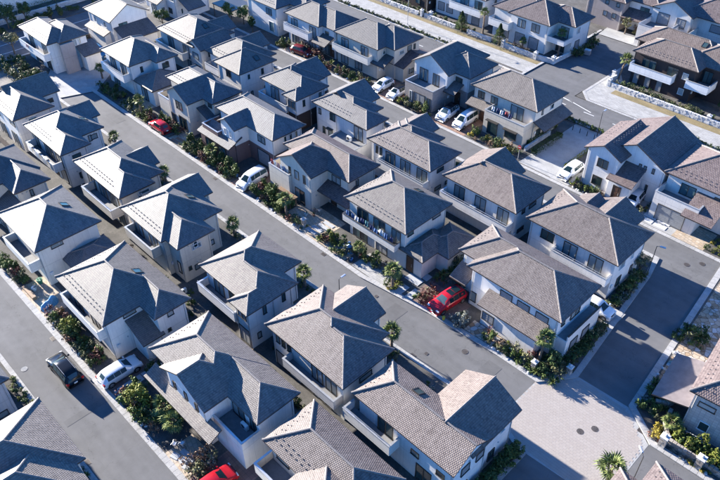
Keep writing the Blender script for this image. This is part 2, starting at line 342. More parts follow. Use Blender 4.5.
def polysheet(name, pts, z, mat, label=None):
    b = MB(); b.poly([(x, y, z) for x, y in pts]); return structure(name, b, mat, label)

# ------------------------------------------------------------------ ground, streets, pavements
RND = random.Random(7)
sheet('ground', -420, -200, 220, 520, -0.14, 'far_land', 'open land around the housing estate')
sheet('street', -112, 36.3, 12, 44.2, 0.0, 'asphalt', 'grey asphalt street through the middle of the estate')
sheet('street', -140, 6.9, -15.3, 12.0, 0.0, 'asphalt', 'asphalt street with the parked black car')
polysheet('street', [(-19.0, 35.0), (-9.5, 35.0), (-11.2, 46.0), (-13.7, 72.5), (-19.6, 72.5)], 0.004, 'asphalt', 'shaded asphalt street crossing towards the plaza')
sheet('street', -15.3, -30, -7.6, 35.6, 0.002, 'asphalt', 'asphalt street running down from the plaza')
sheet('lane', -126, 68.3, -13.7, 72.6, 0.0, 'asphalt', 'narrow back lane with white cars parked along it')
sheet('street', -136, -20, -125.6, 96.5, 0.0, 'asphalt_far', 'shaded asphalt road behind the last houses')
sheet('road', -190, 88.6, 60, 95.4, 0.004, 'asphalt_far', 'wide far road above the housing blocks')
sheet('street', -58.2, 95.4, -48.2, 121.5, 0.006, 'asphalt_far', 'side street leaving the far road')
# paved plaza: every stone a small proud block
polysheet('plaza', [(-19.3, 35.2), (-8.0, 35.9), (-8.0, 44.0), (-11.3, 46.5), (-16.6, 46.3), (-19.3, 42.9)], 0.008, 'concrete', 'pale paved crossing plaza').hide_render = False
pl = bpy.data.objects['plaza']
def inpoly(x, y, P):
    c = False; n = len(P)
    for i in range(n):
        (x1, y1), (x2, y2) = P[i], P[(i+1) % n]
        if (y1 > y) != (y2 > y) and x < (x2-x1)*(y-y1)/(y2-y1)+x1: c = not c
    return c
PLZ = [(-19.3, 35.25), (-8.05, 35.95), (-8.05, 43.8), (-11.4, 46.4), (-16.6, 46.25), (-19.3, 42.8)]
b = MB()
for j in range(40):
    for i in range(32):
        w, h = 0.36, 0.28
        x = -19.3 + i*w + (w/2 if j % 2 else 0); y = 35.2 + j*h
        if all(inpoly(px, py, PLZ) for px, py in ((x, y), (x+w, y), (x+w, y+h), (x, y+h))):
            z = 0.016 + RND.uniform(0, 0.002)
            b.box(x+0.005, y+0.005, 0.008, x+w-0.005, y+h-0.005, z, 0, 'b')
obj('paving_stones', b.mesh('paving_stones', ['plaza_stone']), pl, kind='stuff')

YARDS = {
 'first': [(-75, -25), (-15.4, -25), (-15.4, 6.9), (-75, 6.9)],
 'second': [(-125.6, 11.95), (-15.25, 11.95), (-15.25, 35.3), (-19.2, 36.9), (-32, 36.5), (-112, 36.3), (-112, 42), (-125.6, 42)],
 'third': [(-125.6, 42.0), (-112, 42.0), (-108, 41.2), (-42, 41.1), (-33, 42.3), (-24, 42.8), (-19.2, 42.8), (-16.7, 46.1), (-17.5, 53), (-18.8, 64.6), (-19.6, 68.3), (-125.6, 68.3)],
 'fourth': [(-125.6, 72.6), (-13.7, 72.6), (-13.7, 88.6), (-125.6, 88.6)],
 'fifth': [(-13.7, 88.6), (-13.9, 72.2), (-11.4, 46.6), (-7.9, 44.1), (16, 44.6), (16, 88.6)],
 'sixth': [(-7.4, -20), (14, -20), (14, 38.9), (-7.4, 38.9)],
 'seventh': [(-190, 95.4), (-58.4, 95.4), (-58.4, 150), (-190, 150)],
 'eighth': [(-48.0, 95.4), (60, 95.4), (60, 119.5), (-48.0, 119.5)],
 'ninth': [(-58.4, 121.5), (60, 121.5), (60, 150), (-58.4, 150)],
 'tenth': [(-170, -20), (-136, -20), (-136, 95.4), (-170, 95.4)],
}
for k, P in YARDS.items():
    b = MB(); b.poly([(x, y, 0.10) for x, y in P])
    for i in range(len(P)):
        (x1, y1), (x2, y2) = P[i], P[(i+1) % len(P)]
        b.poly([(x1, y1, -0.1), (x2, y2, -0.1), (x2, y2, 0.10), (x1, y1, 0.10)])
    structure('garden_ground', b, 'soil', 'soil and gravel of the garden plots in the %s block' % k)
def kerb(pts, w=0.42, z=0.128, side=1, label=None, step=0.6, mat='kerb'):
    b = MB()
    for (x1, y1), (x2, y2) in zip(pts[:-1], pts[1:]):
        L_ = sqrt((x2-x1)**2+(y2-y1)**2); n = max(1, int(L_/step)); d = Vector(((x2-x1)/L_, (y2-y1)/L_)); nn = Vector((-d.y, d.x))*side
        for i in range(n):
            s0, s1 = L_*i/n+0.01, L_*(i+1)/n-0.01
            zz = z + RND.uniform(-0.004, 0.004)
            p = [Vector((x1, y1))+d*s0-nn*0.05, Vector((x1, y1))+d*s1-nn*0.05, Vector((x1, y1))+d*s1+nn*w, Vector((x1, y1))+d*s0+nn*w]
            if side < 0: p.reverse()
            q = [(v.x, v.y, 0.02) for v in p]; t = [(v.x, v.y, zz) for v in p]
            b.poly(t)
            for a in range(4): b.poly([q[a], q[(a+1) % 4], t[(a+1) % 4], t[a]])
    return structure('kerb', b, mat, label)
Y = YARDS
kerb([(-75, 6.9), (-15.4, 6.9)], side=-1, label='kerb below the street with the black car')
kerb([(-125, 11.95), (-15.25, 11.95)], w=0.55, label='kerb above the street with the black car')
kerb([(-15.25, 11.95), (-15.25, 35.3), (-19.2, 36.9), (-32, 36.5), (-112, 36.3)], label='kerb on the lower side of the middle street')
kerb([(-108, 41.2), (-42, 41.1), (-33, 42.3), (-24, 42.8), (-19.2, 42.8), (-16.7, 46.1), (-17.5, 53), (-18.8, 64.6), (-19.6, 68.3), (-125, 68.3)], w=0.55, label='kerb around the two middle house rows')
kerb([(-125, 72.6), (-13.8, 72.6), (-13.9, 72.2), (-11.4, 46.6), (-7.9, 44.1), (16, 44.6)][:2], w=0.5, label='kerb along the back lane')
kerb([(-13.9, 72.2), (-11.4, 46.6), (-7.9, 44.1), (16, 44.6)], w=0.6, label='kerb around the corner house plot')
kerb([(14, 38.9), (-7.4, 38.9), (-7.4, -20)], label='kerb at the lower plaza corner')
kerb([(-13.7, 88.6), (-125, 88.6)], side=1, label='near kerb of the far road')
kerb([(-190, 95.4), (-58.4, 95.4), (-58.4, 121)], w=0.4, side=1, label='kerb of the far pavement')
kerb([(-48.0, 119), (-48.0, 97.5), (-46, 95.4), (60, 95.4)], w=0.4, side=1, label='kerb of the corner pavement')
kerb([(-125.6, 42), (-125.6, 12)], side=1, label='kerb beside the shaded road')
# pavements: far footpaths in pale blocks
sheet('pavement', -190, 96.4, -58.8, 100.3, 0.112, 'pave_far', 'pale block footpath beyond the far road')
polysheet('pavement', [(-47.6, 97.6), (-45.8, 95.9), (60, 96.4), (60, 100.0), (-39, 100.1), (-44.5, 104.2), (-47.6, 108.5)], 0.112, 'pave_far', 'pale block pavement at the far street corner')
sheet('verge', -190, 100.3, -58.8, 101.4, 0.116, 'dry_grass', 'dry grass strip below the white garden walls')
sheet('verge', -44.5, 100.1, 60, 101.6, 0.116, 'dry_grass', 'dry grass strip below the long stone wall')
polysheet('pavement', [(-58.0, 119.0), (-48.6, 119.0), (-48.2, 123.0), (-58.4, 123.0)], 0.118, 'concrete', 'pale pavement at the end of the side street')
sheet('pavement', -125, 86.4, -46, 88.1, 0.112, 'concrete', 'near footpath of the far road')
sheet('path', -43.2, 73.3, -38.0, 87.9, 0.112, 'concrete', 'concrete footpath between two garden plots')
polysheet('turning_place', [(-119.5, 41.9), (-119.5, 47.2), (-108.5, 47.2), (-104.0, 41.75), (-106, 36.4), (-111.8, 36.5)], 0.006, 'concrete', 'pale turning place at the end of the middle street')
bpy.data.objects['turning_place'].location.z = 0.11
mat_asphalt('asphalt_patch', (0.119, 0.118, 0.119))
for (x0, y0, x1, y1, t_) in [(-64.5, 37.0, -61.8, 38.3, 'upper middle street'), (-36.4, 38.6, -34.6, 41.0, 'middle street near the stepping slabs'), (-47.5, 7.6, -46.7, 11.8, 'street beside the black car'), (-96, 38.8, -92.5, 40.3, 'street end'), (-24.2, 37.6, -22.6, 41.8, 'middle street near the plaza'), (-17.6, 66.5, -15.4, 68.0, 'cross street'), (-70, 90, -62, 91.6, 'far road'), (-52.5, 100, -50.5, 112, 'side street'), (-42, 69.0, -38, 70.4, 'back lane')]:
    sheet('road_patch', x0, y0, x1, y1, 0.010, 'asphalt_patch', 'darker repaired asphalt patch on the '+t_)
for (x, y, t_) in [(-70, 40.85, 'upper middle street'), (-48, 40.8, 'middle street'), (-30, 36.75, 'middle street below the plaza'), (-58, 11.7, 'black car street'), (-42, 7.15, 'street below the awning house'), (-18.3, 58.5, 'cross street'), (-60, 72.3, 'back lane'), (-9.2, 44.9, 'plaza corner')]:
    b = MB()
    for k in range(7): b.box(x-0.3+k*0.085, y-0.18, 0.004, x-0.25+k*0.085, y+0.18, 0.026)
    b.box(x-0.34, y-0.22, 0.003, x+0.34, y+0.22, 0.012); structure('drain_grate', b, 'iron', 'iron drain grate at the kerb of the '+t_)
# painted lines
def line(x0, y0, x1, y1, w, z=0.012, label='white road line'):
    d = Vector((x1-x0, y1-y0)).normalized(); n = Vector((-d.y, d.x))*w/2; b = MB()
    b.poly([(x0-n.x, y0-n.y, z), (x1-n.x, y1-n.y, z), (x1+n.x, y1+n.y, z), (x0+n.x, y0+n.y, z)])
    o = structure('road_line', b, 'paint_line', label); return o
for x in range(-120, 20, 5): line(x+0.6, 92.0, x+2.4, 92.0, 0.14, label='white centre dash on the far road')
line(-48.0, 93.6, -43.5, 92.6, 0.15, label='white edge line at the far junction')
line(-49.8, 93.8, -47.2, 93.4, 0.2); line(-128.5, -10, -128.5, 90, 0.16); line(-132.2, -10, -132.2, 90, 0.16)

# ------------------------------------------------------------------ houses
def roof_faces(x0, y0, x1, y1, z, p, axis, e0, e1):
    """top polygons [(pts, eave direction)], ridge and hip segments"""
    sw = axis == 'y'
    if sw: x0, y0, x1, y1 = y0, x0, y1, x1
    hf = (y1-y0)/2; ym = (y0+y1)/2; L_ = x1-x0
    i0 = hf if e0 == 'h' else 0; i1 = hf if e1 == 'h' else 0
    if i0+i1 > L_-0.02: k = (L_-0.02)/(i0+i1); i0 *= k; i1 *= k
    xa, xb, zr = x0+i0, x1-i1, z+hf*p
    A, B, C, D, P, Q = (x0,y0,z), (x1,y0,z), (x1,y1,z), (x0,y1,z), (xa,ym,zr), (xb,ym,zr)
    F = [([A, B, Q, P], (1, 0)), ([C, D, P, Q], (-1, 0))]; R = [(P, Q)]
    if e0 == 'h': F.append(([D, A, P], (0, -1))); R += [(A, P), (D, P)]
    if e1 == 'h': F.append(([B, C, Q], (0, 1))); R += [(B, Q), (C, Q)]
    if sw:
        s = lambda q: (q[1], q[0], q[2])
        F = [([s(q) for q in reversed(f)], (d[1], d[0])) for f, d in F]; R = [(s(a), s(c)) for a, c in R]
    return F, R
def shed_faces(x0, y0, x1, y1, z, p, side):
    h = {'S': (y1-y0)*p, 'N': (y1-y0)*p, 'E': (x1-x0)*p, 'W': (x1-x0)*p}[side]
    zz = {'S': (0,0,h,h), 'N': (h,h,0,0), 'E': (h,0,0,h), 'W': (0,h,h,0)}[side]
    pts = [(x0,y0,z+zz[0]), (x1,y0,z+zz[1]), (x1,y1,z+zz[2]), (x0,y1,z+zz[3])]
    return [(pts, {'S': (1,0), 'N': (-1,0), 'E': (0,1), 'W': (0,-1)}[side])], []
def roof_mesh(F, mat, thick=0.15):
    b = MB(); uvs = []
    edges = {}
    for pts, d in F:
        b.poly(pts, 0)
        e = Vector((d[0], d[1], 0)); n = (Vector(pts[1])-Vector(pts[0])).cross(Vector(pts[2])-Vector(pts[0])).normalized()
        up = n.cross(e)
        if up.z < 0: up = -up
        uvs.append([(Vector(q).dot(e), Vector(q).dot(up)) for q in pts])
        k = [tuple(round(c, 3) for c in q) for q in pts]
        for i in range(len(k)):
            edges.setdefault(frozenset((k[i], k[(i+1) % len(k)])), []).append((pts[i], pts[(i+1) % len(pts)]))
    dn = lambda q: (q[0], q[1], q[2]-thick)
    for pts, d in F:
        b.poly([dn(q) for q in reversed(pts)], 2); uvs.append([(0, 0)]*len(pts))
    for k, l in edges.items():
        if len(l) == 1:
            p, q = l[0]; b.poly([dn(p), dn(q), q, p], 1); uvs.append([(0, 0)]*4)
    b.uv = uvs
    return b.mesh('roof', [mat, 'fascia', 'soffit'])
def cap_strip(b, P, Q, r=0.15, step=0.42, blocked=None):
    P, Q = Vector(P), Vector(Q); d = Q-P; L_ = d.length
    if L_ < 0.3: return
    d /= L_; a = d.cross(Vector((0, 0, 1))).normalized(); u = a.cross(d); n = max(1, int(L_/step))
    prof = [(-1.0, -0.35), (-0.75, 0.38), (0, 0.72), (0.75, 0.38), (1.0, -0.35)]
    for i in range(n):
        s0, s1 = L_*i/n, L_*(i+1)/n+0.03
        r0, r1 = (r, r*0.84)
        if blocked and blocked(P+d*((s0+s1)/2)): continue
        v0 = [P+d*s0+a*(x*r0)+u*(y*r0) for x, y in prof]; v1 = [P+d*s1+a*(x*r1)+u*(y*r1) for x, y in prof]
        base = len(b.v); b.v += [tuple(q) for q in v0+v1]
        for k in range(4): b.f.append((base+k, base+k+1, base+6+k, base+5+k)); b.m.append(0)
        b.f.append((base+4, base+3, base+2, base+1, base)); b.m.append(0)

WIN = {}
def window_meshes(w, h, style):
    key = (round(w, 2), round(h, 2), style)
    if key in WIN: return WIN[key]
    fr = 0.06; b = MB()            # local: x across, z up, faces -y
    dp = 0.09
    b.box(-w/2, -dp, 0, -w/2+fr, 0, h); b.box(w/2-fr, -dp, 0, w/2, 0, h)
    b.box(-w/2+fr, -dp, h-fr, w/2-fr, 0, h); b.box(-w/2-0.03, -dp-0.04, -0.05, w/2+0.03, 0, 0.0)
    n = 2 if style in ('d', 'D', 'sh2') else 1
    iw = (w-2*fr)/n
    panes = []
    for i in range(n):
        c = -w/2+fr+iw*(i+0.5); pb = MB(); off = 0.045 if i == 0 else 0.03
        if style.startswith('sh'):
            k = max(3, int(h/0.13))
            for q in range(k): pb.box(-iw/2, -off-0.008*(q % 2), h*q/k*0.97, iw/2, -0.01, h*(q+1)/k*0.97-0.004)
        else: pb.box(-iw/2+0.02, -off, 0.02, iw/2-0.02, -0.008, h-fr-0.01)
        panes.append((c, pb))
    if n == 2 and not style.startswith('sh'): b.box(-0.035, -dp+0.01, 0, 0.035, -0.005, h-fr)
    if style == 'hood': b.box(-w/2-0.15, -0.55, h+0.12, w/2+0.15, 0, h+0.2)
    fm = 'frame_white' if style in ('w', 's', 'hood') and RND.random() < 0.3 else 'frame_dark'
    pm = 'shutter' if style.startswith('sh') else ('glass' if RND.random() < 0.5 else 'glass_curtain')
    WIN[key] = (b.mesh('window', [fm]), [(c, pb.mesh('pane', [pm])) for c, pb in panes])
    return WIN[key]
GLASS2 = {}
def add_window(root, face, pos, z, w, h, style):
    if style == 'door':
        key = ('door', w, h)
        if key not in WIN:
            b = MB(); b.box(-w/2-0.07, -0.10, 0, -w/2, 0, h+0.07); b.box(w/2, -0.10, 0, w/2+0.07, 0, h+0.07); b.box(-w/2, -0.10, h, w/2, 0, h+0.07)
            d = MB(); d.box(-w/2, -0.06, 0, w/2, -0.005, h-0.002)
            for k in range(3): d.box(-w*0.36, -0.075, 0.2+k*0.62, w*0.2, -0.055, 0.68+k*0.62)
            hb = MB(); hb.tube([(w*0.36, -0.12, 0.85), (w*0.36, -0.12, 1.25)], 0.02, 6); hb.box(w*0.35, -0.12, 0.87, w*0.37, -0.055, 0.89); hb.box(w*0.35, -0.12, 1.21, w*0.37, -0.055, 1.23)
            WIN[key] = (b.mesh('door', ['frame_dark']), d.mesh('door_leaf', ['door_brown']), hb.mesh('handle', ['metal_light']))
        f, d, hm = WIN[key]
        o = obj('door', f, root); obj('door_leaf', d, o); obj('handle', hm, o)
    else:
        f, panes = window_meshes(w, h, style)
        o = obj('window', f, root)
        for c, pm in panes: obj('pane', pm, o, (c, 0, 0))
    x, y = pos
    o.location = (x, y, z); o.rotation_euler = (0, 0, {'S': 0, 'E': pi/2, 'N': pi, 'W': -pi/2}[face])
    return o

HOUSES = {}
def H(key, label, wall, roof, blocks, wins=None, balc=(), low=None, auto=True, rot=0.0, sky=(), pipes=True, guards=True, seed=None, canopy=(), ac=0):
    rg = random.Random(seed if seed is not None else sum(ord(c)*31**i for i, c in enumerate(key)) % 9973)
    X0 = min(q[1] for q in blocks); Y0 = min(q[2] for q in blocks); X1 = max(q[3] for q in blocks); Y1 = max(q[4] for q in blocks)
    cx, cy = (X0+X1)/2, (Y0+Y1)/2
    root = empty('house', (cx, cy, 0), rot); tag(root, label, 'house', 'houses of the estate'); HOUSES[key] = root
    WR = []
    ZB = []
    for bi, q in enumerate(blocks):
        t, x0, y0, x1, y1 = q[:5]; o = q[5] if len(q) > 5 else {}
        z = o.get('z', 5.6)-0.002*bi; p = o.get('p', 0.56)
        if t == 'hip': ax, e0, e1 = ('x' if (x1-x0) >= (y1-y0) else 'y'), 'h', 'h'
        elif t in ('gx', 'gy'): ax, e0, e1 = t[1], 'g', 'g'
        elif t[0] in 'xy': ax, e0, e1 = t
        else: ax = None; e0 = e1 = 'g'
        ZB.append((x0-cx, y0-cy, x1-cx, y1-cy, z, p, ax, e0, e1))
    def roof_z(i, x, y):
        x0, y0, x1, y1, z, p, ax, e0, e1 = ZB[i]
        if ax is None or not (x0 < x < x1 and y0 < y < y1): return -9
        a = [y-y0, y1-y] if ax == 'x' else [x-x0, x1-x]
        if e0 == 'h': a.append(x-x0 if ax == 'x' else y-y0)
        if e1 == 'h': a.append(x1-x if ax == 'x' else y1-y)
        return z+p*min(a)
    wm = 'wall_'+wall
    tv, tr = rg.uniform(0.86, 1.1), rg.uniform(-0.04, 0.04); rtint = (tv*(1+tr), tv, tv*(1-tr), 1)
    wv, ww = rg.uniform(0.9, 1.0), rg.uniform(0.0, 0.11); wtint = (wv, wv*(1-ww*0.45), wv*(1-ww), 1)
    bodies = {}
    for bi, q in enumerate(blocks):
        t, x0, y0, x1, y1 = q[:5]; o = q[5] if len(q) > 5 else {}
        x0 -= cx; x1 -= cx; y0 -= cy; y1 -= cy
        z = o.get('z', 5.6)-0.002*bi; p = o.get('p', 0.56)
        if t == 'hip': ax = 'x' if (x1-x0) >= (y1-y0) else 'y'; F, R = roof_faces(x0, y0, x1, y1, z, p, ax, 'h', 'h')
        elif t[0] in 'xy': F, R = roof_faces(x0, y0, x1, y1, z, p, t[0], t[1], t[2]); ax = t[0]
        elif t == 'gy': F, R = roof_faces(x0, y0, x1, y1, z, p, 'y', 'g', 'g'); ax = 'y'
        elif t == 'gx': F, R = roof_faces(x0, y0, x1, y1, z, p, 'x', 'g', 'g'); ax = 'x'
        elif t == 'flat': F, R = [([(x0,y0,z),(x1,y0,z),(x1,y1,z),(x0,y1,z)], (1, 0))], []
        else: F, R = shed_faces(x0, y0, x1, y1, z, p, t[1])
        rmat = o.get('roof', roof)
        ro = obj('roof', roof_mesh(F, roofs.get(rmat, MATS[rmat])), root); ro.color = rtint
        if R:
            cb = MB()
            for a, c in R: cap_strip(cb, (a[0], a[1], a[2]+0.03), (c[0], c[1], c[2]+0.03), 0.105 if z > 4 else 0.095, blocked=lambda v, bi=bi: any(roof_z(j, v.x, v.y) > v.z-0.09 for j in range(len(blocks)) if j != bi))
            if cb.v: obj('ridge_tiles', cb.mesh('ridge_tiles', ['ridge_tile']), ro, kind='stuff')
        if guards and o.get('guard', z > 4 and bi == 0):
            gb = MB()
            for pts, d in F:
                if d == (0, -1) or (d == (1, 0) and rg.random() < 0.35) or (t == 'gy' and d == (0, 1)):
                    A, B_ = Vector(pts[0]), Vector(pts[1])
                    e = (B_-A); L_ = e.length; e /= L_; nrm = (Vector(pts[1])-Vector(pts[0])).cross(Vector(pts[2])-Vector(pts[0])).normalized(); up = nrm.cross(e)
                    if up.z < 0: up = -up
                    for r_ in (0.75, 1.15):
                        s = r_*1.3
                        while s < L_-r_*1.3:
                            c = A+e*s+up*r_+nrm*0.06
                            if any(roof_z(j, c.x, c.y) > c.z-0.05 for j in range(len(blocks)) if j != bi): s += 0.62; continue
                            for dx, dy in ((-0.05, 0),):
                                gb.box(c.x-0.04, c.y-0.04, c.z-0.06, c.x+0.04, c.y+0.04, c.z+0.02)
                            s += 0.62
            if gb.v: obj('snow_guards', gb.mesh('snow_guards', ['guard']), ro, kind='stuff')
        # walls
        if not o.get('nw'):
            oh = o.get('oh', 0.5); oh2 = o.get('ohg', 0.32)
            e = 0.004*bi
            gx = (t[0] == 'x' and len(t) == 3) or t == 'gx'
            wx0, wx1, wy0, wy1 = x0+oh+e, x1-oh-e, y0+oh+e, y1-oh-e
            if t == 'gy': wy0, wy1 = y0+oh2+e, y1-oh2-e
            if t == 'gx': wx0, wx1 = x0+oh2+e, x1-oh2-e
            if t == 'xhg': wx1 = x1-oh2-e
            if t == 'ygh': wy0 = y0+oh2+e
            if t == 'yhg': wy1 = y1-oh2-e
            if t[0] == 's':
                if t[1] == 'S': wy1 = y1
                if t[1] == 'N': wy0 = y0
                if t[1] == 'E': wx0 = x0
                if t[1] == 'W': wx1 = x1
            zt = z-0.12
            wk = 'wall_'+o['wall'] if 'wall' in o else wm
            wb = bodies.setdefault(wk, MB())
            z0 = o.get('z0', 0.0)
            wb.box(wx0, wy0, z0, wx1, wy1, zt, 0, '')
            if t in ('gy', 'ygh', 'yhg') :
                xm = (wx0+wx1)/2; zp = z+(x1-x0)/2*p-0.14; 
                # sloping tops under the rafters
                zl = z+oh*p-0.14
                for yy, fl in ((wy0, 0), (wy1, 1)):
                    if (t == 'ygh' and fl) or (t == 'yhg' and not fl): continue
                    P = [(wx0, yy, zt), (wx1, yy, zt), (wx1, yy, zl), (xm, yy, zp), (wx0, yy, zl)]
                    wb.poly(P if not fl else P[::-1])
            if t in ('gx', 'xhg'):
                ym = (wy0+wy1)/2; zp = z+(y1-y0)/2*p-0.14; zl = z+oh*p-0.14
                for xx, fl in ((wx1, 0), (wx0, 1)):
                    if t == 'xhg' and fl: continue
                    P = [(xx, wy0, zt), (xx, wy1, zt), (xx, wy1, zl), (xx, ym, zp), (xx, wy0, zl)]
                    wb.poly(P if not fl else P[::-1])
            if t[0] == 's' and t != 'shed':
                dz = {'S': (0, 0, 1, 1), 'N': (1, 1, 0, 0), 'E': (1, 0, 0, 1), 'W': (0, 1, 1, 0)}[t[1]]
                hh = ((y1-y0) if t[1] in 'SN' else (x1-x0))*p-0.14
                C = [(wx0, wy0), (wx1, wy0), (wx1, wy1), (wx0, wy1)]
                for i in range(4):
                    j = (i+1) % 4
                    if dz[i] or dz[j]: wb.poly([(*C[i], zt), (*C[j], zt), (*C[j], zt+dz[j]*hh), (*C[i], zt+dz[i]*hh)])
            WR.append((wx0, wy0, wx1, wy1, z, z0))
            if 'low' in o or (low and z > 4):
                lw = bodies.setdefault('wall_'+o.get('low', low), MB()); lw.box(wx0-0.03, wy0-0.03, 0, wx1+0.03, wy1+0.03, o.get('lowz', 2.85))
        else: WR.append(None)
    for k, wb in bodies.items(): obj('wall', wb.mesh('wall', [k]), root).color = wtint
    # balconies: parapet, coping, floor
    BR = []
    for q in balc:
        x0, y0, x1, y1 = q[0]-cx, q[1]-cy, q[2]-cx, q[3]-cy
        zt = q[4]; o = q[5] if len(q) > 5 else {}
        zf = o.get('zf', 2.85); th = 0.12; z0 = 0.0 if o.get('solid') else zf-0.25
        sides = o.get('sides', 'swe'); b = MB(); cp = MB()
        bw = 'wall_'+o.get('wall', wall)
        b.box(x0+0.003, y0+0.003, z0, x1-0.003, y1-0.003, zf)
        zr = zt
        if 's' in sides: b.box(x0, y0, zf, x1, y0+th, zr); cp.box(x0-0.04, y0-0.04, zr, x1+0.04, y0+th+0.04, zr+0.05)
        if 'w' in sides: b.box(x0, y0+th, zf, x0+th, y1, zr); cp.box(x0-0.04, y0+th+0.041, zr+0.001, x0+th+0.04, y1, zr+0.051)
        if 'e' in sides: b.box(x1-th, y0+th, zf, x1, y1, zr); cp.box(x1-th-0.04, y0+th+0.041, zr+0.001, x1+0.04, y1, zr+0.051)
        bo = obj('balcony', b.mesh('balcony', [bw]), root); bo.color = wtint
        obj('coping', cp.mesh('coping', [o.get('cop', 'metal_light')]), bo)
        fb = MB(); fb.poly([(x0+th, y0+th, zf+0.006), (x1-th, y0+th, zf+0.006), (x1-th, y1, zf+0.006), (x0+th, y1, zf+0.006)]); obj('floor', fb.mesh('floor', ['deck']), bo)
        if o.get('rail'):
            rb = MB(); rb.tube([(x0+0.05, y0+0.06, zr+0.32), (x1-0.05, y0+0.06, zr+0.32)], 0.022, 5)
            n = max(2, int((x1-x0)/1.2))
            for i in range(n+1): xx = x0+0.05+(x1-x0-0.1)*i/n; rb.tube([(xx, y0+0.06, zr), (xx, y0+0.06, zr+0.32)], 0.016, 4)
            for yy in (y0+0.06,): pass
            obj('rail', rb.mesh('rail', ['metal_light']), bo)
        BR.append((x0, y0, x1, y1, zf, zt, bool(o.get('solid'))))
    # windows
    def hidden(face, x, y, z, bi, w):
        for j, r in enumerate(WR):
            if r is None or j == bi: continue
            px, py = x+(0.35 if face == 'E' else 0), y-(0.35 if face == 'S' else 0)
            m = w/2+0.05
            if face == 'S' and r[0]-m < px < r[2]+m and r[1]-0.05 < py < r[3] and r[5] < z+0.3 and z < r[4]: return True
            if face == 'E' and r[1]-m < py < r[3]+m and r[0] < px < r[2]+0.05 and r[5] < z+0.3 and z < r[4]: return True
        for r in BR:
            if face == 'S' and r[0]-w/2 < x < r[2]+w/2 and z+0.5 < r[5] and r[1] < y+0.01 and (r[6] or z+1.5 > r[4]-0.4) and not z >= r[4]-0.02: return True
        return False
    W = list(wins or [])
    if auto:
        for bi, r in enumerate(WR):
            if r is None: continue
            x0, y0, x1, y1, z, z0 = r; tall = z > 4.2
            if blocks[bi][0] == 'flat': continue
            fw = x1-x0; fd = y1-y0
            if tall:
                bal = [q for q in BR if q[0] < (x0+x1)/2 < q[2] and abs(q[3]-y0) < 0.7]
                if bal:
                    n = 2 if fw > 5.5 else 1
                    for i in range(n): W.append((bi, 'S', (i+0.5)/n+rg.uniform(-0.06, 0.06), bal[0][4]+0.02, 1.7, 2.0, 'd'))
                else:
                    n = max(1, int(fw/3.2))
                    for i in range(n): W.append((bi, 'S', (i+0.5)/n+rg.uniform(-0.08, 0.08), rg.choice((3.6, 3.7, 3.9)), rg.choice((1.2, 1.6, 0.75)), rg.choice((0.95, 1.1)), rg.choice(('d', 'w', 'w'))))
                n = max(1, int(fd/2.6))
                for i in range(n): W.append((bi, 'E', (i+0.5)/n+rg.uniform(-0.1, 0.1), rg.choice((3.8, 4.0, 4.1)), rg.choice((0.6, 0.45, 1.2)), rg.choice((0.9, 0.6)), rg.choice(('w', 's'))))
            if z0 < 1:
                n = max(1, int(fw/3.0))
                for i in range(n):
                    big = rg.random() < 0.55
                    W.append((bi, 'S', (i+0.5)/n+rg.uniform(-0.06, 0.06), 0.35 if big else 1.0, 1.7 if big else 1.2, 2.05 if big else 1.0, rg.choice(('d', 'd', 'sh2')) if big else rg.choice(('w', 'd'))) if z > 2.6 else (bi, 'S', 0.5, 0.9, 0.8, 0.9, 'w'))
                n = max(1, int(fd/3.0))
                for i in range(n): W.append((bi, 'E', (i+0.5)/n+rg.uniform(-0.1, 0.1), 1.2, rg.choice((0.6, 0.45, 1.1)), rg.choice((0.7, 1.0)), 'w'))
    for (bi, face, t, z, w, h, st) in W:
        r = WR[bi]
        if r is None: continue
        x0, y0, x1, y1, zz, z0 = r
        if z+h > zz-0.05 and blocks[bi][0] not in ('gy', 'gx', 'xhg', 'ygh'): z = zz-0.2-h
        lowp = 0.034 if (('low' in (blocks[bi][5] if len(blocks[bi]) > 5 else {})) or low) and z < 2.8 else 0.0
        if face == 'S': x = x0+(x1-x0)*t; x = min(max(x, x0+w/2+0.12), x1-w/2-0.12); y = y0-0.003-lowp
        else: y = y0+(y1-y0)*t; y = min(max(y, y0+w/2+0.12), y1-w/2-0.12); x = x1+0.003+lowp
        if hidden(face, x, y, z, bi, w): continue
        add_window(root, face, (x, y), z, w, h, st)
    # downpipes on the visible corners
    if pipes:
        pb = {}
        for bi, r in enumerate(WR):
            if r is None or r[4] < 4.2: continue
            for (px, py) in ((r[2]-0.18, r[1]-0.05), (r[2]+0.05, r[3]-0.2), (r[0]+0.2, r[1]-0.05)):
                if any(s and s[0]-0.02 < px < s[2]+0.02 and s[1]-0.02 < py < s[3]+0.02 for s in WR): continue
                if any(s[0]-0.1 < px < s[2]+0.1 and s[1]-0.1 < py < s[3]+0.1 for s in BR): continue
                b = MB(); b.tube([(px, py, 0.1), (px, py, r[4]-0.15)], 0.035, 6); obj('downpipe', b.mesh('downpipe', ['pipe']), root)
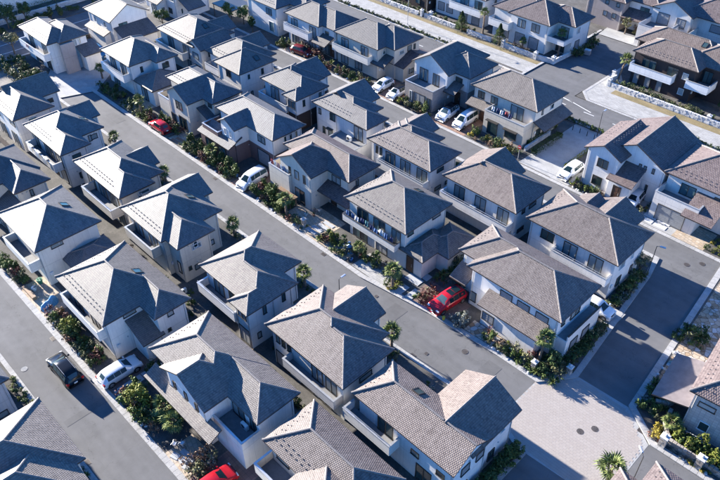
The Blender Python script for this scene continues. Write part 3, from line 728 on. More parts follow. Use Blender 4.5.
    # vent hoods and a meter box on the side wall
    for bi, r in enumerate(WR):
        if r is None or r[4] < 4.2 or bi > 1: continue
        for k in range(3):
            yy = r[1]+(r[3]-r[1])*rg.uniform(0.1, 0.9); zz = rg.choice((2.2, 4.9, 5.0, 2.5))
            if any(s and s is not r and s[0] < r[2]+0.1 < s[2] and s[1] < yy < s[3] for s in WR): continue
            b = MB(); b.tube([(0, 0, 0), (0.10, 0, -0.01)], [0.09, 0.07], 8); obj('vent_hood', b.mesh('vent_hood', ['metal_light']), root, (r[2], yy, zz))
        yy = r[1]+0.5
        if bi == 0 and not any(s and s is not r and s[0] < r[2]+0.1 < s[2] and s[1] < yy < s[3] for s in WR):
            b = MB(); b.chamfer(-0.001, -0.18, 0, 0.14, 0.18, 0.4, 0.02); obj('meter_box', b.mesh('meter_box', ['frame_white']), root, (r[2], yy, 1.5))
    # skylights on a roof slope: (x, y, z_above_eave, facing)
    for (bi, sx, sy, fc) in sky:
        q = blocks[bi]; o = q[5] if len(q) > 5 else {}; z = o.get('z', 5.6); p = o.get('p', 0.56)
        d = {'S': sy-q[2], 'N': q[4]-sy, 'E': q[3]-sx, 'W': sx-q[1]}[fc]
        ang = math.atan(p)
        s = MB(); s.box(-0.42, -0.5, 0.0, 0.42, -0.42, 0.1); s.box(-0.42, 0.42, 0.0, 0.42, 0.5, 0.1); s.box(-0.42, -0.42, 0, -0.34, 0.42, 0.1); s.box(0.34, -0.42, 0, 0.42, 0.42, 0.1)
        so = obj('skylight', s.mesh('skylight', ['frame_dark']), root); g = MB(); g.box(-0.34, -0.42, 0.0, 0.34, 0.42, 0.07); obj('pane', g.mesh('pane', ['glass']), so)
        so.location = (sx-cx, sy-cy, z-0.002*bi+d*p+0.01)
        rz = {'S': 0, 'E': pi/2, 'N': pi, 'W': -pi/2}[fc]
        so.rotation_euler = (Matrix.Rotation(rz, 3, 'Z') @ Matrix.Rotation(ang, 3, 'X')).to_euler()
    # canopy: a small tiled porch roof on two posts
    for (x0, y0, x1, y1, z, side) in canopy:
        x0 -= cx; x1 -= cx; y0 -= cy; y1 -= cy
        F, R = shed_faces(x0, y0, x1, y1, z, 0.45, side)
        po = obj('porch_roof', roof_mesh(F, roofs.get(roof)), root)
        b = MB()
        for (px, py) in ({'S': ((x0+0.25, y0+0.3), (x1-0.25, y0+0.3)), 'E': ((x1-0.3, y0+0.25), (x1-0.3, y1-0.25))}[side]): 
            b = MB(); b.box(px-0.1, py-0.1, 0, px+0.1, py+0.1, z-0.1); obj('post', b.mesh('post', [wm]), root)
    return root

# low single-storey options
LO = dict(z=2.95, oh=0.35, p=0.45)
# --- row below the street with the black car
H('h0b', 'grey-walled house cut by the left edge, across the street from the black car', 'grey', 'roof_grey', [('hip', -61, -2.5, -50.4, 5.6)])
H('h36', 'stepped hip-roofed house in the bottom left corner, cut by the frame', 'ivory', 'roof_mix', [('hip', -46.5, -2.2, -38.2, 6.5), ('hip', -43, -4, -35.2, 5.75), ('hip', -42.6, -5, -32.6, 3.4)], guards=True)
# --- first full row, above that street
H('h35', 'grey-tiled house at the left edge, one up from the skylight pyramid roof', 'ivory', 'roof_slate', [('hip', -88, 14.9, -80.3, 22.6), ('xgh', -84, 17.8, -77.1, 22.4), ('sS', -81, 15.6, -77.2, 18.2, dict(LO))], balc=[(-87, 13.9, -81, 15.6, 3.85)])
H('h1', 'white house with a pyramid roof and skylight, blue tarp beside its front terrace', 'ivory', 'roof_grey', [('hip', -74.9, 14.8, -65.15, 22.7), ('hip', -66.4, 17.4, -61.9, 22.9, dict(LO, z=2.8, p=0.5))],
  balc=[(-72.6, 13.95, -66.0, 15.4, 3.85, dict(rail=True))], sky=[(0, -69.3, 20.6, 'N')], wins=[(0, 'E', 0.30, 4.7, 1.4, 0.5, 'w')], auto=False)
H('h2', 'white house above the black car with a skylight and dark porch roof', 'white', 'roof_grey', [('hip', -60.1, 14.6, -50.2, 22.7), ('xgh', -54, 18.6, -47.5, 22.8), ('sE', -50.6, 16.9, -47.7, 19.4, dict(LO, p=0.5))],
  balc=[(-59.3, 14.3, -51.6, 15.2, 3.85, dict(rail=True))], sky=[(0, -53.5, 20.6, 'N')], wins=[(1, 'E', 0.45, 4.5, 0.7, 0.7, 'w'), (1, 'E', 0.3, 2.6, 0.4, 0.4, 'w'), (0, 'E', 0.35, 4.7, 1.4, 0.5, 'w'), (0, 'S', 0.3, 2.88, 1.7, 2.0, 'd'), (0, 'S', 0.7, 2.88, 1.7, 2.0, 'd')], auto=False)
H('h3', 'white house with a roof terrace and long tiled awning beside the bright red car', 'white', 'roof_mix', [('hip', -44.75, 16.3, -35.2, 23.0), ('xgh', -40, 18.2, -31.0, 22.95), ('ygh', -42.15, 15.75, -35.15, 21.5), ('sS', -44.5, 15.0, -34.0, 16.45, dict(LO, oh=0.25, p=0.5, nw=1))],
  balc=[(-36.4, 16.7, -31.5, 18.75, 3.85, dict(solid=True))], wins=[(2, 'S', 0.2, 3.9, 0.45, 0.9, 's'), (2, 'S', 0.5, 3.9, 0.45, 1.0, 's'), (2, 'S', 0.78, 3.9, 0.45, 1.0, 's'), (0, 'S', 0.08, 4.0, 0.8, 0.9, 'w'), (1, 'S', 0.62, 2.9, 1.7, 2.0, 'd'), (1, 'S', 0.88, 2.9, 0.8, 2.0, 'd'), (2, 'S', 0.3, 0.3, 1.7, 2.1, 'd'), (2, 'S', 0.7, 0.3, 1.7, 2.1, 'd')], auto=False)
H('h12', 'pale tiled house at the bottom edge with a small sunken balcony', 'ivory', 'roof_brown', [('hip', -29.6, 17.6, -18.9, 23.3), ('hip', -25.3, 13.0, -18.5, 21.0)], balc=[(-29.3, 16.3, -25.5, 18.2, 3.9)], )
# --- second row, with its back to the middle street
H('h7', 'bright-roofed house at the left edge beside the turning place', 'white', 'roof_grey', [('hip', -103.2, 25.0, -93.8, 31.1), ('gy', -104.2, 27, -97.6, 33.8)])
H('h6', 'stepped grey roof house with white bedding airing on its front balcony', 'white', 'roof_grey', [('hip', -92.0, 25.6, -83.6, 33.2), ('xgh', -88.5, 25.6, -81.0, 29.9), ('gy', -91.7, 29, -87.0, 34.5)], balc=[(-90.5, 24.8, -82.5, 26.2, 3.8)], wins=[(1, 'E', 0.5, 1.0, 0.5, 0.9, 'w'), (0, 'E', 0.85, 4.2, 0.9, 0.7, 'w')], sky=[(0, -86.0, 31.6, 'N')])
H('h4', 'ivory house with snow-guard rows and a dark gable, glass-floored balcony to its lower left', 'cream', 'roof_grey', [('hip', -78.9, 26.2, -68.6, 33.1), ('xgh', -75, 26.2, -67.4, 31.1), ('gy', -75.5, 29, -70.8, 33.9)], balc=[(-75.4, 25.1, -68.2, 26.8, 3.9, dict(rail=True))], wins=[(1, 'E', 0.75, 4.5, 1.5, 0.45, 'w')])
H('h5', 'cream house with a triple-stepped grey roof beside a roadside palm, second row', 'cream', 'roof_grey', [('hip', -65.95, 25.4, -57.1, 33.6), ('xgh', -61, 25.95, -54.75, 30.9), ('gy', -66.0, 29, -60.8, 34.9)], balc=[(-64.4, 24.75, -58.6, 26.0, 3.9)], wins=[(1, 'E', 0.5, 4.3, 0.55, 0.8, 'w'), (1, 'S', 0.85, 1.2, 0.6, 1.6, 'w'), (1, 'E', 0.2, 1.6, 0.4, 0.5, 's')], sky=[(0, -60.6, 31.7, 'N')], auto=True)
H('h9', 'white house with a long louvred balcony, dark blue side wall and roof stepped three times', 'white', 'roof_mix', [('hip', -51.15, 26.2, -43.9, 34.25), ('xgh', -48.4, 26.2, -41.65, 31.85), ('hip', -44.75, 25.2, -41.6, 29.5)], balc=[(-50.7, 25.4, -44.3, 26.8, 3.85, dict(rail=True))], auto=False,
  wins=[(0, 'S', 0.35, 2.87, 1.7, 2.0, 'd'), (0, 'S', 0.75, 2.87, 1.5, 2.0, 'd'), (1, 'S', 0.55, 2.87, 1.5, 2.0, 'd'), (2, 'S', 0.5, 3.9, 1.3, 1.0, 'd'), (1, 'E', 0.75, 3.9, 0.45, 1.4, 's'), (2, 'E', 0.6, 3.9, 0.45, 1.4, 's'), (2, 'E', 0.3, 1.1, 0.5, 0.8, 'w'), (2, 'S', 0.5, 0.4, 1.7, 2.1, 'sh2'), (0, 'S', 0.5, 0.3, 2.4, 2.1, 'sh2')])
H('h10', 'brown-tiled house with three small windows over a long walled balcony, beside the kerb lamp', 'ivory', 'roof_brown', [('hip', -39.6, 25.8, -30.3, 33.45), ('xgh', -36, 25.8, -28.65, 32.35), ('gy', -37.95, 29.5, -32.45, 35.2)], balc=[(-36.4, 25.2, -29.3, 26.6, 3.75, dict(wall='grey'))], auto=False,
  wins=[(0, 'S', 0.10, 3.7, 0.55, 1.1, 's'), (0, 'S', 0.20, 3.7, 0.55, 1.1, 's'), (0, 'S', 0.30, 3.7, 0.55, 1.1, 's'), (0, 'S', 0.15, 0.3, 1.9, 2.0, 'sh2'), (1, 'S', 0.45, 2.88, 1.5, 1.9, 'd'), (1, 'S', 0.75, 2.88, 1.5, 1.9, 'd'), (1, 'E', 0.5, 3.9, 1.6, 0.6, 'w'), (1, 'S', 0.2, 0.3, 1.8, 2.1, 'sh2'), (1, 'S', 0.6, 0.3, 1.8, 2.1, 'd')])
H('h11', 'white house with a gable roof wing beside the plaza, skylight on its tiled slope', 'white', 'roof_brown', [('xhg', -27.9, 26.1, -16.4, 31.3, dict(p=0.6)), ('gy', -22.6, 28.55, -16.45, 35.25, dict(z=5.46))], balc=[(-28.2, 25.3, -22.55, 26.65, 3.9, dict(rail=True))], auto=False,
  wins=[(0, 'S', 0.3, 2.88, 1.8, 2.0, 'd'), (0, 'S', 0.62, 3.3, 0.9, 0.6, 'w'), (0, 'S', 0.88, 3.3, 0.9, 0.6, 'w'), (0, 'S', 0.72, 0.4, 1.7, 2.1, 'd'), (0, 'E', 0.35, 3.7, 1.1, 1.0, 'sh'), (0, 'E', 0.35, 1.0, 1.1, 1.1, 'sh'), (0, 'E', 0.8, 3.7, 1.0, 0.9, 'sh'), (1, 'E', 0.75, 3.8, 0.6, 0.9, 'w'), (1, 'E', 0.55, 1.0, 0.9, 1.2, 'w')], sky=[(0, -23.4, 29.7, 'N')])
# --- houses at the upper left, past the turning place
H('h8', 'white house with a taupe window band at the upper left, beside the blue van', 'white', 'roof_slate', [('hip', -124.6, 39.4, -113.7, 44.9), ('hip', -121.5, 41.2, -113.0, 46.7), ('sE', -114, 44, -111, 47.4, dict(LO))], balc=[(-123.8, 38.7, -114.4, 40.0, 3.8)], auto=False,
  wins=[(0, 'E', 0.42, 3.9, 0.5, 1.2, 's'), (0, 'E', 0.56, 3.9, 0.5, 1.2, 's'), (0, 'E', 0.42, 1.0, 0.5, 1.2, 's'), (0, 'E', 0.56, 1.0, 0.5, 1.2, 's'), (1, 'E', 0.55, 4.2, 0.4, 1.0, 's'), (1, 'E', 0.72, 4.2, 0.4, 1.0, 's'), (0, 'S', 0.3, 2.87, 1.7, 2.0, 'd'), (0, 'S', 0.8, 2.87, 1.7, 2.0, 'd'), (0, 'S', 0.4, 0.4, 2.4, 2.1, 'd'), (0, 'S', 0.8, 0.4, 1.7, 2.1, 'd')])
# taupe band between the stacked windows
_b = MB(); _b.box(4.52-0.01, -3.05, 0.02, 5.13+0.02, -0.75, 5.3); obj('wall', _b.mesh('wall', ['wall_taupe']), HOUSES['h8'], (0.0, 0.9, 0))['label'] = 'taupe panel between the stacked windows'
H('h32', 'white gable-ended house at the top left with a dark lean-to at its side', 'white', 'roof_slate', [('xhg', -124, 51.3, -114.6, 59.3), ('sE', -115.2, 52, -111.4, 58.8, dict(LO, p=0.4)), ('sS', -123, 50.3, -116, 52, dict(LO, p=0.35))], wins=[(0, 'E', 0.3, 3.8, 1.7, 1.0, 'd'), (0, 'S', 0.3, 3.8, 0.9, 1.0, 'w'), (0, 'S', 0.7, 3.8, 0.9, 1.0, 'w'), (0, 'S', 0.5, 0.4, 1.7, 2.0, 'd')], auto=False)
H('h37', 'white house with two dark canopies, cut by the top edge left of the carport', 'white', 'roof_slate', [('hip', -131, 66.6, -118.3, 75), ('sS', -126, 64.9, -122, 67.2, dict(LO)), ('sE', -118.9, 67.5, -115.2, 71.5, dict(LO, nw=1))], wins=[(0, 'S', 0.75, 3.7, 1.4, 1.2, 'd'), (0, 'E', 0.2, 4, 0.5, 0.9, 's'), (0, 'E', 0.4, 4, 0.5, 0.9, 's'), (0, 'E', 0.75, 3.8, 1.4, 1.0, 'd')])
# --- third row, facing the middle street
H('h31', 'ivory house with crossed hip roof and dark garage roof at the turning place', 'white', 'roof_grey', [('hip', -106.2, 44.9, -97.2, 52.6), ('xgh', -101.5, 48.7, -95.4, 52.8), ('hip', -98.2, 45.4, -92.2, 51.9, dict(LO, p=0.5))], balc=[(-105.4, 44.2, -98.4, 45.6, 3.85, dict(rail=True))], wins=[(0, 'E', 0.55, 4.6, 1.3, 0.5, 'w'), (1, 'E', 0.5, 4.5, 0.4, 0.5, 's')])
H('h29', 'cream gable-fronted house behind the red car parked on the middle street', 'cream', 'roof_slate', [('hip', -90.4, 47.2, -78.3, 52.6), ('gy', -86.75, 44.5, -80.6, 51), ('sE', -81.2, 46.2, -77.6, 49.4, dict(LO, p=0.4))], balc=[(-89.8, 45.1, -86.3, 47.8, 3.8, dict(solid=True))], auto=False,
  wins=[(1, 'S', 0.55, 3.7, 1.6, 1.3, 'd'), (1, 'S', 0.62, 0.5, 1.9, 2.1, 'd'), (0, 'E', 0.5, 4.0, 0.5, 0.9, 'w'), (1, 'S', 0.1, 0.3, 1.2, 2.0, 'd'), (0, 'S', 0.92, 4.4, 0.9, 0.6, 'w'), (0, 'S', 0.94, 0.9, 0.8, 1.6, 'door')])
H('h26', 'white house with plum brown porch piers behind the white van', 'white', 'roof_slate', [('hip', -77.5, 47.1, -64.6, 53.0), ('gy', -74.2, 45.0, -70.2, 51), ('sS', -78, 43.9, -70.5, 46.4, dict(LO, p=0.4, wall='plum', roof='roof_slate'))], low='plum', balc=[(-77.6, 44.7, -73.9, 47.6, 3.9, dict(solid=True, wall='plum'))], auto=False,
  wins=[(0, 'S', 0.78, 3.8, 1.6, 1.0, 'd'), (1, 'S', 0.3, 3.9, 0.4, 1.0, 's'), (1, 'S', 0.7, 3.9, 0.4, 1.0, 's'), (0, 'E', 0.4, 3.8, 0.5, 1.3, 's'), (0, 'E', 0.6, 3.8, 0.5, 1.3, 's'), (0, 'E', 0.8, 3.8, 0.5, 1.3, 's'), (2, 'S', 0.3, 0.3, 1.7, 2.1, 'd'), (2, 'S', 0.75, 0.3, 1.7, 2.1, 'd'), (0, 'S', 0.8, 0.3, 2.6, 2.2, 'sh2')])
H('h33', 'cream gabled house with laundry on its terrace and a pergola in its front garden', 'cream', 'roof_plum', [('hip', -63.2, 47.7, -50.7, 53.2), ('ygh', -61.4, 45.0, -54.6, 51.5), ('sS', -55.6, 46.3, -49.6, 49.2, dict(LO, p=0.42, nw=1))], balc=[(-62.9, 44.9, -58.9, 48.2, 4.0, dict(solid=True))], auto=False,
  wins=[(1, 'S', 0.55, 3.9, 0.8, 1.2, 'w'), (1, 'S', 0.32, 3.9, 0.4, 1.2, 's'), (1, 'S', 0.80, 3.9, 0.4, 1.2, 's'), (1, 'S', 0.18, 0.35, 1.8, 2.1, 'd'), (1, 'S', 0.62, 0.35, 1.8, 2.1, 'd'), (0, 'S', 0.80, 3.9, 1.6, 1.0, 'd'), (1, 'E', 0.5, 4.0, 0.5, 0.9, 'w'), (0, 'E', 0.3, 4.0, 0.5, 0.9, 'w'), (0, 'S', 0.62, 0.4, 0.5, 2.0, 's'), (0, 'S', 0.75, 0.2, 0.9, 2.1, 'door')])
_b = MB(); _b.box(-50.2+0.05, 46.9, 0, -49.75, 49.1, 2.8); obj('wall', _b.mesh('wall', ['wall_cream']), HOUSES['h33'], (57.0-0.05, -49.1, 0))
H('h13', 'ivory house with a row of blue laundry on its balcony, centre of photo', 'ivory', 'roof_mix', [('hip', -49.1, 45.3, -39.15, 53.35), ('hip', -40.2, 45.4, -36.6, 51.0, dict(LO, p=0.5)), ('hip', -39.2, 48.0, -35.0, 53.2, dict(LO, z=2.9, p=0.5))], balc=[(-48.8, 44.75, -40.3, 45.9, 3.55, dict(cop='metal_dark'))], sky=[(0, -42.6, 51.2, 'N')], auto=False,
  wins=[(0, 'S', 0.25, 2.87, 1.8, 2.0, 'd'), (0, 'S', 0.55, 2.87, 1.8, 2.0, 'd'), (0, 'S', 0.85, 2.87, 1.4, 2.0, 'd'), (0, 'E', 0.12, 4.5, 1.0, 0.6, 'w'), (0, 'E', 0.75, 4.6, 1.4, 0.45, 'w'), (0, 'S', 0.2, 0.3, 2.4, 2.1, 'd'), (0, 'S', 0.6, 0.3, 1.8, 2.1, 'sh2'), (1, 'S', 0.4, 0.2, 0.9, 2.1, 'door'), (2, 'E', 0.3, 1.2, 0.5, 0.8, 'w')])
H('h14', 'large white brown-roofed house on the plaza corner with a low tiled front roof', 'white', 'roof_brown', [('hip', -33.5, 47.5, -19.75, 53.5), ('hip', -31.25, 46.1, -19.65, 53.45), ('sS', -28.4, 44.7, -21.0, 47.1, dict(LO, p=0.5, oh=0.4)), ('sS', -33.2, 45.9, -31.0, 48.3, dict(LO, nw=1))], auto=False,
  balc=[(-21.0, 46.9, -19.0, 53.1, 3.3, dict(zf=2.7, sides='e', cop='wood_dark', solid=True))], wins=[(1, 'S', 0.42, 3.6, 1.5, 1.1, 'sh2'), (1, 'S', 0.62, 3.6, 1.5, 1.1, 'sh2'), (1, 'S', 0.83, 3.6, 1.5, 1.1, 'sh2'), (1, 'S', 0.04, 0.8, 0.8, 1.3, 'w'), (2, 'S', 0.12, 1.0, 1.5, 1.1, 'sh2'), (1, 'E', 0.15, 3.9, 0.6, 0.8, 'w'), (1, 'E', 0.5, 3.6, 1.7, 1.4, 'd')])
_r = HOUSES['h14']
for _y in (48.4, 50.6): add_window(_r, 'E', (-19.0+0.004-_r.location.x, _y-_r.location.y), 0.9, 1.3, 1.3, 'sh')
# --- fourth row, backing on the lane
H('h30', 'grey-white house with a large dark roof slope and skylight near the top left trees', 'ivory', 'roof_slate', [('hip', -107.1, 55.9, -96.0, 64.4), ('gy', -98.3, 56.0, -93.9, 62.5), ('gy', -102.5, 61, -97.5, 66.0)], sky=[(0, -98.6, 60.5, 'E')], balc=[(-106.6, 55.2, -98.5, 56.6, 3.8)])
H('h28', 'white house with a stepped bright roof and brown window frames, fourth row', 'white', 'roof_grey', [('hip', -93.75, 56.8, -84.6, 64.2), ('hip', -89.75, 55.35, -82.8, 62.8), ('gy', -93.2, 60, -88.2, 65.8)], sky=[(1, -84.2, 59.9, 'E')], balc=[(-93.4, 56.1, -89.4, 57.4, 3.8)], low='white')
H('h27', 'white house with a corner bay and brown stone base, fourth row', 'white', 'roof_slate', [('hip', -79.95, 57.1, -73.0, 64.2), ('xgh', -76.5, 57.1, -70.6, 62.75), ('hip', -73.7, 56.15, -70.55, 60), ('gy', -79.6, 60, -73.2, 65.6)], balc=[(-79.6, 56.3, -73.1, 57.7, 3.7)], low='umber', auto=False,
  wins=[(0, 'S', 0.4, 2.87, 1.9, 2.0, 'd'), (1, 'S', 0.4, 2.87, 0.9, 2.0, 'w'), (2, 'S', 0.5, 3.8, 1.5, 1.1, 'd'), (2, 'E', 0.5, 3.9, 0.45, 1.0, 's'), (1, 'E', 0.8, 3.9, 0.45, 1.0, 's')])
H('h34', 'white house with a railed roof deck standing between laundry terrace and stone-based houses', 'white', 'roof_slate', [('hip', -69.0, 57.8, -60.4, 63.8), ('xgh', -65, 57.8, -57.8, 62.2), ('gy', -69.2, 60, -62.8, 65.6)], auto=False,
  wins=[(0, 'S', 0.1, 3.9, 0.5, 0.9, 'w'), (0, 'S', 0.45, 3.9, 1.1, 1.1, 'd'), (0, 'S', 0.2, 1.0, 0.5, 1.1, 's'), (0, 'S', 0.38, 0.4, 0.9, 1.8, 'hood'), (1, 'S', 0.75, 3.0, 1.7, 2.0, 'd')], balc=[(-63.5, 55.4, -58.3, 58.4, 2.95, dict(solid=True, rail=True, cop='metal_light'))])
H('h16', 'brown-fleck roof house with a white shuttered balcony, behind the central laundry house', 'white', 'roof_brown', [('hip', -56.4, 56.4, -45.25, 62.55), ('hip', -56.2, 57.4, -49.1, 63.8), ('gy', -56.0, 60, -51.25, 65.2)], balc=[(-53.9, 55.75, -45.75, 57.0, 3.75, dict(rail=True))], auto=False,
  wins=[(0, 'S', 0.10, 3.8, 0.4, 1.1, 's'), (0, 'S', 0.17, 3.8, 0.4, 1.1, 's'), (0, 'S', 0.34, 2.87, 1.7, 2.0, 'd'), (0, 'S', 0.6, 2.87, 1.7, 2.0, 'd'), (0, 'S', 0.88, 2.87, 1.7, 2.0, 'd'), (0, 'E', 0.4, 4.3, 1.3, 0.5, 'w'), (0, 'E', 0.35, 1.6, 1.2, 0.5, 'w'), (0, 'E', 0.7, 1.6, 0.6, 0.5, 'w')])
H('h15', 'brown-roofed white house with four balcony doors, above the plaza corner house', 'white', 'roof_brown', [('hip', -43.85, 57.0, -32.8, 64.15), ('gy', -43.9, 60, -37.1, 65.0)], balc=[(-43.4, 56.2, -33.3, 57.6, 3.75, dict(rail=True))], auto=False,
  wins=[(0, 'S', 0.2, 2.87, 1.6, 2.0, 'd'), (0, 'S', 0.52, 2.87, 1.6, 2.0, 'd'), (0, 'S', 0.85, 2.87, 1.6, 2.0, 'd'), (0, 'E', 0.3, 4.2, 0.6, 0.8, 'w'), (0, 'E', 0.3, 1.5, 1.3, 0.5, 'w'), (0, 'E', 0.6, 4.2, 1.4, 0.5, 'w')])
H('h17', 'white reddish-roofed house with two roof gables where the lane meets the cross street', 'white', 'roof_brown', [('hip', -31.65, 57.25, -20.0, 64.95), ('gy', -29.6, 60.5, -25.8, 66.0, dict(z=5.5)), ('gy', -27.6, 60.5, -22.1, 66.8, dict(z=5.55))], auto=False, balc=[(-27.5, 56.6, -20.55, 57.9, 3.7, dict(rail=True))],
  wins=[(0, 'S', 0.22, 3.7, 1.7, 1.2, 'd'), (0, 'S', 0.5, 2.87, 1.7, 2.0, 'd'), (0, 'S', 0.8, 2.87, 1.7, 2.0, 'd'), (0, 'E', 0.28, 3.6, 1.1, 1.1, 'w'), (0, 'E', 0.6, 3.7, 0.4, 1.0, 's'), (0, 'E', 0.3, 1.0, 0.9, 1.2, 'w'), (0, 'E', 0.7, 1.2, 0.5, 1.0, 'w')])
# --- fifth row, facing the lane
H('h38', 'white house with a shuttered bay window at the top edge, behind clipped round trees', 'white', 'roof_slate', [('hip', -108.5, 75.6, -98.8, 84), ('sE', -99.4, 78.5, -95.5, 82, dict(LO, nw=1)), ('hip', -101, 79, -94.5, 85)], wins=[(0, 'S', 0.75, 3.7, 1.6, 1.2, 'd'), (0, 'S', 0.8, 0.6, 1.4, 1.9, 'w')], auto=False)
H('h25', 'white-balconied house with a grey wing roof behind the maroon car', 'white', 'roof_slate', [('hip', -96.85, 75.8, -87.5, 82.9), ('hip', -93, 76.7, -84.3, 83.0), ('sS', -88.6, 74.9, -85.2, 78.0, dict(LO, p=0.45, nw=1))], balc=[(-96.4, 75.2, -89.7, 76.5, 3.85, dict(rail=True))], wins=[(0, 'S', 0.4, 0.3, 2.4, 2.1, 'sh2'), (1, 'E', 0.3, 4.2, 0.4, 0.9, 's'), (1, 'E', 0.6, 4.2, 0.4, 0.9, 's'), (1, 'S', 0.88, 0.2, 0.9, 2.1, 'door')])
H('h24', 'cream house with a skylit brown garage roof beside two white cars', 'cream', 'roof_slate', [('hip', -84.6, 76.5, -74.0, 84.5), ('hip', -80, 78.4, -72.0, 85.4), ('gx', -75.5, 78.9, -70.4, 86.6, dict(z=2.75, oh=0.3, p=0.35, roof='roof_plum')), ('sS', -76.2, 76.4, -72.6, 79.2, dict(LO, nw=1))], balc=[(-84.2, 75.8, -75.6, 77.1, 3.85, dict(wall='ivory'))], sky=[(2, -72.8, 82.0, 'S')], wins=[(1, 'E', 0.6, 4.1, 1.0, 0.9, 'w'), (2, 'E', 0.2, 1.0, 0.5, 1.2, 's')])
H('h23', 'gable-fronted white house on a grey stone base with a roof terrace, behind parked white cars', 'white', 'roof_slate', [('ygh', -67.7, 77.6, -60.05, 87.8, dict(p=0.6)), ('hip', -64.5, 79.2, -57.2, 86.2), ('sS', -61.2, 77.4, -58.6, 80.0, dict(LO, nw=1))], low='greige', auto=False, balc=[(-66.5, 75.0, -60.8, 78.2, 3.6, dict(solid=True, wall='greige'))],
  wins=[(0, 'S', 0.3, 3.0, 1.7, 2.0, 'd'), (0, 'S', 0.68, 3.0, 1.3, 1.9, 'd'), (1, 'S', 0.7, 3.9, 1.3, 0.9, 'd'), (1, 'S', 0.7, 0.2, 0.9, 2.1, 'door')])
_r = HOUSES['h23']
for _x, _w_, _z, _h, _s in ((-65.2, 0.5, 0.5, 1.8, 's'), (-63.4, 2.2, 0.4, 2.0, 'sh2'), (-61.5, 0.6, 0.5, 1.8, 's')): add_window(_r, 'S', (_x-_r.location.x, 75.0-0.004-_r.location.y), _z, _w_, _h, _s)
H('h22', 'cream lane-end house with laundry behind its solid front balcony, beside the concrete footpath', 'ivory', 'roof_mix', [('hip', -56.15, 78.0, -44.35, 85.95), ('sE', -45.0, 78.3, -42.9, 85.6, dict(LO, p=0.4, nw=1)), ('sS', -56.0, 76.9, -52.2, 78.6, dict(LO, p=0.4, nw=1))], low='cream', balc=[(-51.9, 76.2, -44.95, 78.6, 3.75, dict(solid=True, wall='cream'))], auto=False,
  wins=[(0, 'S', 0.12, 3.8, 1.2, 1.1, 'd'), (0, 'S', 0.34, 3.8, 1.2, 1.1, 'd'), (0, 'S', 0.72, 2.9, 2.2, 2.0, 'd'), (0, 'E', 0.25, 4.2, 0.4, 0.8, 's'), (0, 'E', 0.6, 4.2, 0.9, 0.8, 'w'), (0, 'E', 0.2, 0.9, 1.2, 1.1, 'd'), (0, 'E', 0.65, 0.9, 1.2, 1.1, 'd'), (0, 'S', 0.18, 0.2, 0.9, 2.1, 'door')])
_r = HOUSES['h22']
for _x, _w_, _z, _h, _s in ((-50.2, 1.8, 0.4, 2.0, 'hood'), (-47.0, 2.0, 1.0, 1.2, 'hood')): add_window(_r, 'S', (_x-_r.location.x, 76.2-0.004-_r.location.y), _z, _w_, _h, _s)
H('h18', 'white house with broad plum gable roof and dark porch, right of the concrete footpath', 'white', 'roof_plum', [('gy', -35.0, 74.9, -29.7, 84, dict(p=0.5)), ('gy', -34.0, 77.2, -24.5, 87.2, dict(z=5.1, p=0.5)), ('sS', -30.9, 74.4, -27.3, 78.2, dict(LO, p=0.5, oh=0.3)), ], auto=False,
  wins=[(0, 'S', 0.55, 3.6, 1.5, 1.2, 'd'), (0, 'S', 0.5, 0.8, 1.4, 1.3, 'w'), (1, 'S', 0.62, 4.1, 0.4, 0.8, 's'), (1, 'S', 0.7, 4.1, 0.4, 0.8, 's'), (1, 'S', 0.83, 4.3, 0.35, 0.7, 's'), (1, 'S', 0.8, 1.2, 0.35, 1.2, 's'), (2, 'S', 0.45, 0.15, 1.0, 2.1, 'door')])
H('h19', 'white rough-cast house at the right edge with a shuttered garage under its balcony', 'white', 'roof_plum', [('hip', -25.0, 77.0, -11.5, 86.0), ('sS', -20.6, 73.9, -16.8, 78.0, dict(LO, p=0.45, nw=1))], balc=[(-24.6, 74.9, -19.0, 77.6, 3.9, dict(solid=True))], auto=False,
  wins=[(0, 'S', 0.22, 3.3, 1.9, 1.5, 'd'), (0, 'S', 0.55, 3.6, 1.9, 1.2, 'd'), (0, 'S', 0.42, 0.2, 1.0, 2.2, 'door'), (0, 'S', 0.75, 0.8, 1.6, 1.4, 'd')])
_r = HOUSES['h19']; add_window(_r, 'S', (-22.0-_r.location.x, 74.9-0.004-_r.location.y), 0.15, 3.6, 2.3, 'sh2')
